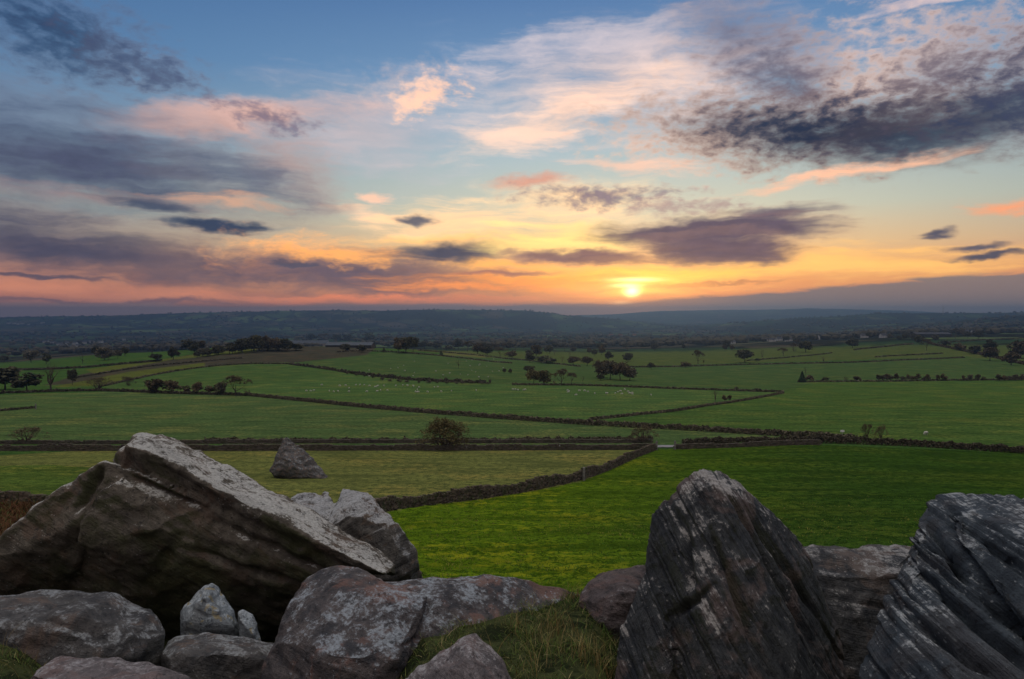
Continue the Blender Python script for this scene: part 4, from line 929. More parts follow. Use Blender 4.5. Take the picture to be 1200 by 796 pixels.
    for u in np.linspace(-2.0, 2.0, 7):
        c = L.copy(); c[:, :2] += nn*u; c[:, 2] = H(c[:, 0], c[:, 1])+.10; V.append(c)
    V = np.stack(V, 1); n = len(L); f = (np.arange(n-1)[:, None]*7+np.arange(6)[None]).ravel(); fc = np.stack([f, f+1, f+8, f+7], -1)
    me = np_mesh('road', V.reshape(-1, 3), fc, 4, True); o = mesh_obj('road', me, simple_mat('worn_tarmac', (0.12, 0.12, 0.125), (0.20, 0.20, 0.205), .8)); tag(o, kind='structure')
build_boundaries()

# ------------------------------------------------------------------ trees
def tube_into(Vs, Fs, a, b, ra, rb, sides=4):
    d = b-a; l = np.linalg.norm(d)
    if l < 1e-6: return
    d = d/l; u = np.cross(d, [0.3, 0.9, 0.2]); u /= np.linalg.norm(u); v = np.cross(d, u); n0 = sum(len(q) for q in Vs)
    an = np.arange(sides)*2*np.pi/sides; ring = np.cos(an)[:, None]*u+np.sin(an)[:, None]*v
    Vs.append(np.concatenate([a+ring*ra, b+ring*rb])); i = np.arange(sides); j = (i+1) % sides
    Fs.append(np.stack([i, j, j+sides, i+sides], -1)+n0)
def grow(Vs, Fs, tips, p, d, ln, r, depth, rng, spread, sides, up=0.15, kids=(2, 3)):
    q = p; dd = d.copy()
    for k_ in range(2):
        dd = dd+rng.normal(0, .16, 3); dd[2] += up*.3; dd /= np.linalg.norm(dd); e = q+dd*ln*.5
        r2 = r*.82; tube_into(Vs, Fs, q, e, r, r2, sides); q = e; r = r2
    if depth == 0: tips.append(q); return
    for k_ in range(rng.integers(kids[0], kids[1]+1)):
        nd = dd+rng.normal(0, spread, 3); nd[2] += up; nd /= np.linalg.norm(nd)
        grow(Vs, Fs, tips, q, nd, ln*rng.uniform(.62, .86), r*rng.uniform(.55, .75), depth-1, rng, spread, max(3, sides-1), up, kids)
def norm_fit(arrs, w=1.0, h=1.0):
    A = np.concatenate(arrs); m_ = np.median(A[A[:, 2] > A[:, 2].max()*.3], 0); arrs = [q-np.array([m_[0], m_[1], 0])*np.clip(q[:, 2:3]/m_[2], 0, 1) for q in arrs]
    A = np.concatenate(arrs); wx = max(np.percentile(np.abs(A[:, 0]), 99), np.percentile(np.abs(A[:, 1]), 99), 1e-6)*2; hz = np.percentile(A[:, 2], 99.7)
    return [q*np.array([w/wx, w/wx, h/hz]) for q in arrs]
def proto_bare(seed, depth=5, stems=1, leaves=0, twig=1.0):
    rng = np.random.default_rng(seed); tv, tf, bv, bf, tips = [], [], [], [], []
    for s_ in range(stems):
        base = np.array([rng.normal(0, .02)*(stems > 1)*2, rng.normal(0, .02)*(stems > 1)*2, -.03]); d = np.array([rng.normal(0, .1+.35*(stems > 1)), rng.normal(0, .1+.35*(stems > 1)), 1.0]); d /= np.linalg.norm(d)
        L0 = .26 if stems == 1 else .12; top = base+d*L0; tube_into(tv, tf, base, top, .026/stems**.3, .018/stems**.3, 6)
        for k_ in range(4 if stems == 1 else 3):
            nd = d+rng.normal(0, .55, 3)*np.array([1, 1, .5]); nd /= np.linalg.norm(nd)
            grow(bv, bf, tips, top, nd, .22, .017*twig, depth, rng, .42, 4)
    T = np.concatenate(tv); Bq = np.concatenate(bv)
    T, Bq, tp = norm_fit([T, Bq, np.array(tips)])
    me1 = np_mesh('trunk', T, np.concatenate(tf)); me1.materials.append(BARK)
    me2 = np_mesh('crown', Bq, np.concatenate(bf)); me2.materials.append(TWIG)
    me3 = None
    if leaves:
        c = tp[rng.integers(0, len(tp), leaves)]+rng.normal(0, .025, (leaves, 3)); V, f = quads(c, .012, rng)
        me3 = np_mesh('leaves', V, f)
    return me1, me2, me3
def crown_points(rng, n, lobes, flat=1.0, lo=.28, shape='round'):
    if shape == 'conifer':
        z = rng.uniform(.06, 1, n)**1.2; r = (1-z)*.5*(1+.2*np.sin(z*60))*rng.uniform(.7, 1.05, n)+.02; a = rng.uniform(0, 2*np.pi, n)
        return np.stack([r*np.cos(a), r*np.sin(a), z], -1)
    C, Rr = [], []
    for i in range(lobes):
        v = rng.normal(size=3); v /= np.linalg.norm(v); v *= rng.uniform(.15, 1)**.5
        C.append([v[0]*.32, v[1]*.32, lo+(1-lo)*.5+v[2]*(1-lo)*.33*flat]); Rr.append(rng.uniform(.13, .22))
    C = np.array(C); Rr = np.array(Rr); i = rng.integers(0, lobes, n); v = rng.normal(size=(n, 3)); v /= np.linalg.norm(v, axis=1)[:, None]
    return C[i]+v*(Rr[i]*rng.uniform(.45, 1.08, n))[:, None]*np.array([1, 1, .85])
def proto_dense(seed, n=1700, size=.026, lobes=16, lo=.10, shape='round'):
    rng = np.random.default_rng(seed); tv, tf, tips = [], [], []
    d = np.array([rng.normal(0, .06), rng.normal(0, .06), 1.]); top = d*.34; tube_into(tv, tf, np.array([0, 0, -.04]), top, .034, .022, 6)
    for k_ in range(5):
        nd = d+rng.normal(0, .6, 3); nd[2] = abs(nd[2])*.8; nd /= np.linalg.norm(nd); grow(tv, tf, tips, top, nd, .18, .014, 1, rng, .4, 4)
    T = np.concatenate(tv); c = crown_points(rng, n, lobes, 1, lo, shape); V, f = quads(c, size, rng); V, T = norm_fit([V, T*np.array([1, 1, .9])])[0], T
    T = np.clip(T, -.5, .95)*np.array([.9, .9, .9])
    me1 = np_mesh('trunk', T, np.concatenate(tf)); me1.materials.append(BARK); me2 = np_mesh('crown', V, f)
    return me1, me2
PR = {}
for i in range(5): PR['round%d' % i] = proto_dense(100+i, lobes=13+3*i)
for i in range(3): PR['bush%d' % i] = proto_dense(200+i, 900, .034, 12, .04)
PR['conifer0'] = proto_dense(300, 1100, .03, 1, .1, 'conifer')
for i in range(3): PR['bare%d' % i] = proto_bare(400+i, 6 if i == 0 else 5, 1, 0, 1.5)
for i in range(2): PR['shrub%d' % i] = proto_bare(500+i, 4, 5, 1500)
PR['thorn0'] = proto_bare(520, 5, 7, 5200, 1.3)
for i in range(2): PR['half%d' % i] = proto_bare(600+i, 5, 1, 2600)
_variant = {}
def with_mat(me, matk):
    if (me.name, matk) not in _variant:
        m2 = me.copy(); m2.materials.clear(); m2.materials.append(LM[matk]); _variant[(me.name, matk)] = m2
    return _variant[(me.name, matk)]
_joined = {}
def joined(kind, matk):
    if (kind, matk) not in _joined:
        pr = PR[kind]; bm = bmesh.new(); bm.from_mesh(pr[0]); n0 = len(bm.faces); bm.from_mesh(pr[1])
        me = bpy.data.meshes.new('tree'); bm.to_mesh(me); bm.free(); me.materials.append(BARK); me.materials.append(LM[matk])
        ix = np.zeros(len(me.polygons), np.int32); ix[n0:] = 1; me.polygons.foreach_set('material_index', ix); _joined[(kind, matk)] = me
    return _joined[(kind, matk)]
def tree_at(pos, hm, wm, kind, matk, label, name='tree', cat='tree', group=None, rz=None, small=False, sink=0.0):
    rz = random.uniform(0, 6.28) if rz is None else rz; pos = (pos[0], pos[1], pos[2]-sink)
    if small:
        o = mesh_obj(name, joined(kind, matk)); o.location = pos; o.rotation_euler = (0, 0, rz); o.scale = (wm, wm, hm); return tag(o, label, cat, group)
    r = empty(name, pos, rz, (wm, wm, hm)); tag(r, label, cat, group); pr = PR[kind]
    if kind[:5] in ('bare0', 'bare1', 'bare2', 'shrub', 'thorn', 'half0', 'half1'):
        mesh_obj('trunk', pr[0], None, r); mesh_obj('branches', pr[1], None, r)
        if pr[2] is not None: mesh_obj('leaves', with_mat(pr[2], matk), None, r)
    else:
        mesh_obj('trunk', pr[0], None, r); mesh_obj('crown', with_mat(pr[1], matk), None, r)
    return r
def tree_px(px, py, h, w, kind, matk, label, name='tree', cat='tree', group=None, small=None):
    g = ground(px, py); t, s = ray(px, py); t2, s2 = ray(px, py-h)
    hm = (s2-s)*g.y; wm = w/F*g.y
    return tree_at(g, hm, wm, kind, matk, label, name, cat, group, small=(h < 9) if small is None else small)
def build_trees():
    T = tree_px
    B = 'bush'
    T(521, 527, 35, 54, 'thorn0', 'thorn', 'big round half-leafless hawthorn bush growing at the lane wall', 'hawthorn_bush', B)
    T(33, 520, 19, 38, 'shrub0', 'brown', 'wide bare bush behind the lane wall left of the huge tilted boulder', 'bush', B)
    T(752, 519, 20, 36, 'shrub1', 'brown', 'spreading bare thorn bush beside the lane opening', 'thorn_bush', B)
    T(1016, 514, 17, 17, 'shrub0', 'brown', 'left one of two thin brown bushes behind the thick lane hedge', 'bush', B)
    T(1032, 514, 16, 15, 'shrub1', 'brown', 'right one of two thin brown bushes behind the thick lane hedge', 'bush', B)
    T(60, 459, 37, 48, 'bare0', 'brown', 'broad leafless tree at the far edge of the left field')
    T(6, 457, 26, 40, 'bush0', 'dark', 'large dark leafy tree cut by the left edge of the photo')
    T(32, 459, 22, 30, 'bush1', 'dark', 'dark rounded bush at the left foot of the broad leafless tree', 'bush', B)
    T(85, 451, 18, 11, 'round1', 'dark', 'small dark tree just right of the broad leafless tree')
    T(115, 456, 13, 34, 'shrub0', 'brown', 'low spreading thorn between the small dark tree and the hedge bushes', 'thorn_bush', B)
    T(150, 452, 11, 16, 'shrub1', 'brown', 'faint brown bush by the track bend in the left hedge', 'bush', B)
    T(183, 461, 17, 26, 'bush2', 'brown', 'wide brown bush, first of the row in the left hedge', 'bush', B)
    T(203, 461, 15, 16, 'bush0', 'brown', 'brown bush joined to the wide first bush of the left hedge row', 'bush', B)
    T(219, 461, 9, 9, 'bush1', 'brown', 'smallest bush in the brown left hedge row', 'bush', B)
    T(232, 462, 14, 13, 'bush0', 'brown', 'narrow pointed bush in the middle of the left hedge row', 'bush', B)
    T(246, 462, 10, 12, 'bush1', 'brown', 'squat brown bush right of the narrow pointed one', 'bush', B)
    T(259, 463, 15, 15, 'bush2', 'hedge', 'dark brown bush next to the tallest of the left hedge row', 'bush', B)
    T(276, 464, 23, 28, 'half0', 'brown', 'tallest and last bush of the brown row in the left hedge', 'bush', B)
    # trees on and below the ridge
    for i, (x, y, h, w, kd, m, lb) in enumerate([
        (203, 422, 15, 13, 'round0', 'dark', 'rounded dark tree alone on the left slope of the ridge'),
        (183, 424, 9, 13, 'round1', 'dark', 'low dark tree left of the rounded one on the ridge slope'),
        (231, 420, 8, 8, 'round2', 'dark', 'small tree at the left start of the ridge belt'),
        (243, 418, 9, 12, 'round3', 'dark', 'second small tree at the left start of the ridge belt'),
        (256, 416, 11, 15, 'round4', 'dark', 'wide low tree in the left part of the ridge belt'),
        (269, 415, 13, 16, 'round0', 'dark', 'mid-height tree in the left part of the ridge belt'),
        (284, 414, 17, 16, 'round1', 'dark', 'tall dome-shaped tree in the ridge belt'),
        (298, 413, 20, 20, 'round2', 'dark', 'tallest tree of the belt, on the ridge left of the barns'),
        (311, 412, 18, 16, 'half0', 'brown', 'half bare tree right of the tallest tree of the ridge belt'),
        (323, 412, 16, 15, 'round3', 'brown', 'brownish tree near the right end of the ridge belt'),
        (334, 412, 15, 14, 'round4', 'dark', 'dark tree touching the left barn'),
        (347, 411, 8, 16, 'bush0', 'dark', 'low shrubbery in front of the left barn'),
        (365, 400, 9, 13, 'round0', 'dark', 'dark tree crown behind the roof of the left barn'),
        (379, 400, 9, 15, 'half1', 'brown', 'thin bare tree crown behind the gap between the barns'),
        (395, 400, 8, 11, 'round1', 'dark', 'dark dome crown behind the left end of the right barn'),
        (407, 400, 8, 12, 'round2', 'dark', 'second dome crown behind the right barn'),
        (433, 402, 12, 14, 'round3', 'dark', 'flat-topped tree at the right end of the right barn'),
        (424, 413, 9, 12, 'bush1', 'dark', 'rough bush below the right barn'),
        (405, 412, 9, 16, 'bush2', 'dark', 'wide bush under the middle of the right barn'),
        (450, 413, 6, 5, 'conifer0', 'dark', 'tiny conical tree between the barns and the big round clump'),
        (454, 404, 10, 14, 'half0', 'brown', 'bare tree just left of the big round clump'),
        (497, 409, 9, 18, 'round0', 'dark', 'wide low tree right of the big round clump'),
        (512, 410, 8, 12, 'round1', 'dark', 'small tree two right of the big round clump'),
        (526, 411, 6, 13, 'bush0', 'dark', 'flat bush below the skyline right of the clump'),
        (517, 417, 6, 5, 'conifer0', 'dark', 'tiny dark conical bush on the pale strip'),
        (537, 410, 13, 10, 'round2', 'dark', 'slim tree rising left of the long brown wood'),
        (548, 412, 12, 14, 'half1', 'brown', 'bare tree at the start of the long brown wood'),
        (560, 415, 13, 16, 'round3', 'brown', 'brown tree, tallest of the wood right of the ridge'),
        (571, 416, 10, 14, 'round4', 'dark', 'dark tree at the right of the long brown wood'),
        (586, 418, 11, 14, 'half0', 'brown', 'bare brown tree beyond the long wood'),
        (600, 420, 9, 16, 'round0', 'brown', 'low brown tree left of the round dark pair'),
        (537, 432, 12, 9, 'bare1', 'brown', 'single small leafless tree in the ridge sheep pasture'),
        (591, 438, 6, 5, 'round2', 'dark', 'left of two tiny trees in the pasture left of the oaks'),
        (598, 438, 6, 5, 'round3', 'dark', 'right of two tiny trees in the pasture left of the oaks'),
        # the central group
        (620, 437, 8, 14, 'round1', 'dark', 'dark domed tree behind the two ochre oaks'),
        (625, 451, 18, 16, 'round2', 'olive', 'left of the two ochre oaks standing at the pasture edge'),
        (637, 451, 17, 17, 'round4', 'olive', 'right of the two ochre oaks standing at the pasture edge'),
        (658, 452, 19, 20, 'half0', 'brown', 'reddish half-bare tree right of the two ochre oaks'),
        (670, 450, 13, 13, 'half1', 'brown', 'smaller half-bare tree touching the reddish one'),
        (683, 449, 9, 8, 'bare2', 'brown', 'thin bare sapling between the half-bare trees and the clump'),
        (704, 446, 8, 11, 'round0', 'dark', 'little dark tree in front of the big brown clump'),
        (621, 425, 12, 13, 'round3', 'dark', 'rounded dark tree in the second row beyond the oaks'),
        (640, 426, 9, 24, 'bush1', 'dark', 'wide flat tree clump beside the rounded dark tree'),
        (659, 425, 8, 9, 'half1', 'brown', 'small tree right of the wide flat clump'),
        (672, 428, 10, 15, 'round1', 'brown', 'brown tree in the second row, behind the half-bare trees'),
        (688, 429, 11, 14, 'round2', 'brown', 'next brown tree of the second row, nearer the big clump'),
        (736, 424, 10, 12, 'round4', 'dark', 'dark round tree in the olive field behind the big clump'),
        (763, 433, 8, 10, 'round0', 'dark', 'tiny flat-crowned tree right of the big brown clump'),
        (803, 431, 7, 11, 'round3', 'brown', 'tiny brown tree left of the taller bare one in the olive field'),
        (818, 427, 16, 14, 'half0', 'brown', 'tall bare tree left of the solitary oak'),
        (873, 425, 15, 21, 'round2', 'dark', 'solitary broad dark oak in the olive field'),
        (887, 424, 4, 6, 'bush0', 'dark', 'small bush at the right foot of the solitary oak'),
        (893, 422, 13, 9, 'bare1', 'brown', 'slim bare tree right of the solitary oak'),
        (918, 417, 9, 12, 'half1', 'brown', 'half-bare tree left of the second dark oak'),
        (930, 412, 10, 12, 'half0', 'brown', 'bare tree touching the second dark oak'),
        (944, 413, 13, 15, 'round1', 'dark', 'second dark oak, right of the solitary one'),
        (965, 426, 9, 9, 'bare2', 'brown', 'small leafless tree standing on the hairline hedge'),
        (999, 408, 11, 13, 'round3', 'dark', 'dark tree at the top edge of the olive field'),
        (1086, 411, 13, 12, 'half1', 'brown', 'bare tree at the head of the farm road'),
        (838, 473, 19, 15, 'bare0', 'brown', 'small bare tree by the rising thin hedge'),
        (849, 471, 8, 6, 'bush1', 'brown', 'left of two little bushes beside the small bare tree'),
        (855, 470, 7, 5, 'bush2', 'brown', 'right of two little bushes beside the small bare tree'),
        (863, 457, 3.5, 6, 'bush0', 'dark', 'speck of bush on the hedge above the small bare tree'),
        (888, 458, 3, 9, 'bush1', 'dark', 'flat speck of bush near the pointed field corner'),
        (940, 448, 13, 9, 'conifer0', 'conifer', 'dark upright conifer in the right-hand fields'),
        (944, 441, 12, 6, 'bare2', 'brown', 'thin russet tree behind the dark conifer'),
        (949, 447, 7, 11, 'bush0', 'brown', 'brown bush touching the dark conifer'),
        (967, 447, 5, 9, 'bush1', 'dark', 'dark little bush right of the conifer'),
        (991, 447, 6, 8, 'shrub0', 'brown', 'thin bush between the dark little bush and the hedge row'),
        (1004, 447, 6, 9, 'bush2', 'brown', 'bush left of the long row in the right-hand hedge'),
        (1160, 413, 15, 15, 'round0', 'dark', 'dark round tree above the overgrown hedge at right'),
        (1160, 423, 16, 17, 'round1', 'brown', 'russet tree in the overgrown hedge under the dark round one'),
        (1196, 420, 20, 24, 'round4', 'brown', 'spreading tree cut by the right edge of the photo'),
        (1143, 415, 10, 16, 'bush0', 'dark', 'dark bushy tree in the overgrown hedge left of the russet one'),
        (1125, 411, 9, 12, 'bush1', 'brown', 'brown bushy tree further up the overgrown hedge'),
        (1108, 406, 7, 11, 'bush2', 'dark', 'bushy tree near the top of the overgrown hedge'),
        (1185, 428, 15, 20, 'bush2', 'brown', 'brown thicket at the low end of the overgrown hedge'),
        (1078, 404, 11, 14, 'round0', 'dark', 'dark tree where the farm road meets the wood'),
    ]): T(x, y, h, w, kd, m, lb, 'bush' if lb.split(' ')[-1] == 'x' or 'bush' in kd and 'bush' in lb else 'tree', B if 'bush' in kd and 'bush' in lb else 'tree')
    # the two big clumps stand as several trees
    for (x, y, h, w, kd, m) in [(467, 414, 18, 16, 'round0', 'brown'), (476, 414, 19, 17, 'round1', 'dark'), (484, 413, 18, 14, 'round2', 'dark')]:
        T(x, y, h, w, kd, m, 'one of three dark trees packed into the big round ridge clump', group='trees of the ridge clump')
    for (x, y, h, w, kd, m) in [(701, 444, 21, 20, 'half0', 'brown'), (715, 445, 22, 20, 'round1', 'hedge'), (727, 446, 21, 20, 'round2', 'brown'), (738, 446, 16, 18, 'round3', 'hedge'), (708, 443, 20, 20, 'round4', 'brown')]:
        T(x, y, h, w, kd, m, 'one of five brown trees massed in the big central clump', group='trees of the central clump')
    for x in (1029, 1034, 1039, 1044, 1050, 1058, 1064, 1069, 1075, 1083, 1087, 1099, 1106, 1129, 1137, 1146, 1152, 1171, 1177, 1183, 1190, 1197):
        T(x, 446.5, random.uniform(5, 9), random.uniform(5, 8), random.choice(['bush0', 'bush1', 'bush2']), random.choice(['hedge', 'brown']), 'dark little bush in the broken row along the straight right-hand hedge', 'bush', B, 'bushes in the straight right-hand hedge')
    for x, y in [(407, 439), (418, 440.5), (427, 442), (437, 443.5), (448, 446), (457, 447), (468, 448), (477, 448.5), (491, 449), (503, 449.5), (512, 449.5), (524, 449.8), (535, 450), (542, 450), (552, 450), (565, 450.5), (571, 450.5)]:
        T(x, y, random.uniform(2.5, 4.2), random.uniform(4, 7), random.choice(['bush0', 'bush1', 'bush2']), 'hedge', 'low dark bush in the broken hedge above the white flock', 'bush', B, 'bushes of the broken pasture hedge')
    # scattered trees of the mid distance: each stands on its own
    rng = np.random.default_rng(21); K = ['round%d' % i for i in range(5)]+['half0', 'half1']
    belts = [
        ((780, 401), (1000, 394), 46, 3.5, (9, 13), 'tree in the dark belt along the skyline of the olive fields', 'trees of the belt above the olive fields'),
        ((1010, 394), (1160, 392), 40, 3.0, (9, 13), 'tree in the dark wood around the long shed at right', 'trees round the long shed'),
        ((565, 409), (720, 417), 26, 5.0, (8, 12), 'dim tree in the hedges beyond the central clump', 'trees beyond the central clump'),
        ((600, 402), (860, 404), 50, 4.5, (7, 11), 'tree in the hazy valley below the sun', 'trees in the valley below the sun'),
        ((520, 397), (780, 395), 30, 3.0, (4, 7), 'small far tree in the blue valley below the long hill', 'far valley trees below the hill'),
        ((0, 425), (180, 417), 24, 6.0, (7, 11), 'dim tree in the low fields beyond the broad leafless tree', 'trees in the low fields at left'),
        ((1120, 392), (1230, 386), 22, 3.5, (8, 12), 'tree among the dark hedges at the top right of the land', 'trees among the top right hedges'),
        ((150, 403), (240, 408), 24, 3.0, (6, 9), 'tree in the dim wood left of the ridge belt', 'trees of the dim wood left of the ridge'),
    ]
    for (a, b, n, sp, hr, lb, gr) in belts:
        for i in range(n):
            f = rng.uniform(); x = lerp(a[0], b[0], f); y = lerp(a[1], b[1], f)+rng.normal(0, sp); g = ground(x, max(y, 386)); hm = rng.uniform(8, 15)*(.75 if hr[0] < 6 else 1)
            if g.y < 600: continue
            tree_at(g, hm, hm*rng.uniform(.75, 1.25), K[rng.integers(0, 7)], ['dark', 'brown', 'dark', 'hedge'][rng.integers(0, 4)], lb, group=gr, small=True)
    for i in range(30):
        x = rng.uniform(236, 352); g = ground(x, np.interp(x, [236, 300, 352], [418.5, 412.5, 411])-rng.uniform(0, 2.0)); hm = rng.uniform(8, 13)*(.7 if x < 262 else 1)
        tree_at(g, hm, hm*rng.uniform(.9, 1.3), K[rng.integers(0, 7)], ['dark', 'dark', 'hedge'][rng.integers(0, 3)], 'tree in the close-grown ridge belt', group='close-grown trees of the ridge belt', small=True)
    # the woods and hedgerow timber of the far country: one mass
    n = 11000; V, Fc = [], []; ico = bmesh.new(); bmesh.ops.create_icosphere(ico, subdivisions=1, radius=.5); iv = np.array([v.co[:] for v in ico.verts]); fi = np.array([[v.index for v in f.verts] for f in ico.faces]); ico.free()
    y = 1500*np.exp(rng.uniform(0, math.log(5.2), n)); t = rng.uniform(-.95, .95, n); x = t*y
    lines = np.abs(fbm(np.stack([x/330, y/330, 0*x], -1), 3)); wd = fbm(np.stack([x/900, y/900, 0*x+8], -1), 3)
    ok = (lines < .06) | (wd > .16); x, y = x[ok], y[ok]; z = H(x, y); m = len(x); hm = rng.uniform(9, 17, m)
    jit = rng.uniform(.75, 1.25, (m, len(iv), 1)); S = np.stack([hm*rng.uniform(.9, 1.9, m), hm*rng.uniform(.9, 1.5, m), hm], -1)
    VV = iv[None]*jit*S[:, None]+np.stack([x, y, z+hm*.4], -1)[:, None]; FF = fi[None]+np.arange(m)[:, None, None]*len(iv)
    me = np_mesh('treeline', VV.reshape(-1, 3), FF.reshape(-1, 3), 3); o = mesh_obj('treeline', me, leaf_mat('far_wood', (0.030, 0.026, 0.018), (0.060, 0.050, 0.032))); tag(o, 'countless dim trees and woods of the far valley and hillsides', None, None, 'stuff')
build_trees()

# ------------------------------------------------------------------ buildings
def box_into(bm, x0, x1, y0, y1, z0, z1):
    r = bmesh.ops.create_cube(bm, size=1.0)
    for v in r['verts']: v.co = Vector((lerp(x0, x1, v.co.x+.5), lerp(y0, y1, v.co.y+.5), lerp(z0, z1, v.co.z+.5)))
def bm_obj(name, bm, mat, parent):
    me = bpy.data.meshes.new(name); bm.normal_update(); bm.to_mesh(me); bm.free(); return mesh_obj(name, me, mat, parent)
def plain(name, c, rough=.8):
    m, k, b = new_mat(name, rough, .2); tc = k.n.new('ShaderNodeTexCoord').outputs['Object']
    k.put(b.inputs['Base Color'], k.mix(k.mr(k.noise(tc, .6, 4, .7), .35, .65), c, [q*.72 for q in c])); return m
BMAT = {'white': plain('whitewash', (.40, .39, .37)), 'stone': plain('house_stone', (.24, .20, .16)), 'slate': plain('slate_roof', (.10, .10, .115)), 'tile': plain('tile_roof', (.20, .09, .06)),
        'sheet': plain('pale_sheet_roof', (.15, .17, .20), .7), 'dark': plain('dark_cladding', (.035, .032, .032)), 'glass': plain('window_glass', (.03, .035, .045), .2), 'paint': plain('white_paint', (.75, .75, .75)), 'metal': plain('grey_metal', (.25, .25, .26))}
def house(pos, L, W, Hw, Hr, rz, wall, roof, label, name='house', cat='house', group=None, chim=True, doors=0):
    r = empty(name, pos, rz); tag(r, label, cat, group)
    bm = bmesh.new(); v = [bm.verts.new(q) for q in [(-L/2, -W/2, -1), (L/2, -W/2, -1), (L/2, W/2, -1), (-L/2, W/2, -1), (-L/2, -W/2, Hw), (L/2, -W/2, Hw), (L/2, W/2, Hw), (-L/2, W/2, Hw), (-L/2, 0, Hw+Hr), (L/2, 0, Hw+Hr)]]
    for f in [(0, 1, 5, 4), (1, 2, 6, 9, 5), (2, 3, 7, 6), (3, 0, 4, 8, 7)]: bm.faces.new([v[i] for i in f])
    bm_obj('wall', bm, BMAT[wall], r)
    bm = bmesh.new(); e = .35; k_ = Hr/(W/2); z0 = Hw-e*k_+.06
    v = [bm.verts.new(q) for q in [(-L/2-e, -W/2-e, z0), (L/2+e, -W/2-e, z0), (L/2+e, 0, Hw+Hr+.06), (-L/2-e, 0, Hw+Hr+.06), (L/2+e, W/2+e, z0), (-L/2-e, W/2+e, z0)]]
    bm.faces.new([v[i] for i in (0, 1, 2, 3)]); bm.faces.new([v[i] for i in (3, 2, 4, 5)]); bmesh.ops.solidify(bm, geom=bm.faces[:], thickness=-.15)
    rf = bm_obj('roof', bm, BMAT[roof], r)
    if chim:
        bm = bmesh.new(); box_into(bm, L/2-1.4, L/2-.5, -.45, .45, Hw+Hr-.6, Hw+Hr+1.1); bm_obj('chimney', bm, BMAT['stone'], rf)
        for sx in (-.28, .28):
            for z in (1.0, 3.3):
                if z+1.2 < Hw: bm = bmesh.new(); box_into(bm, L*sx-.5, L*sx+.5, -W/2-.05, -W/2+.05, z, z+1.1); bm_obj('window', bm, BMAT['glass'], r)
    for d in range(doors):
        bm = bmesh.new(); x = L*((d+.5)/doors-.5); box_into(bm, x-2, x+2, -W/2-.06, -W/2+.06, 0, Hw*.75); bm_obj('door', bm, BMAT['dark'], r)
    return r
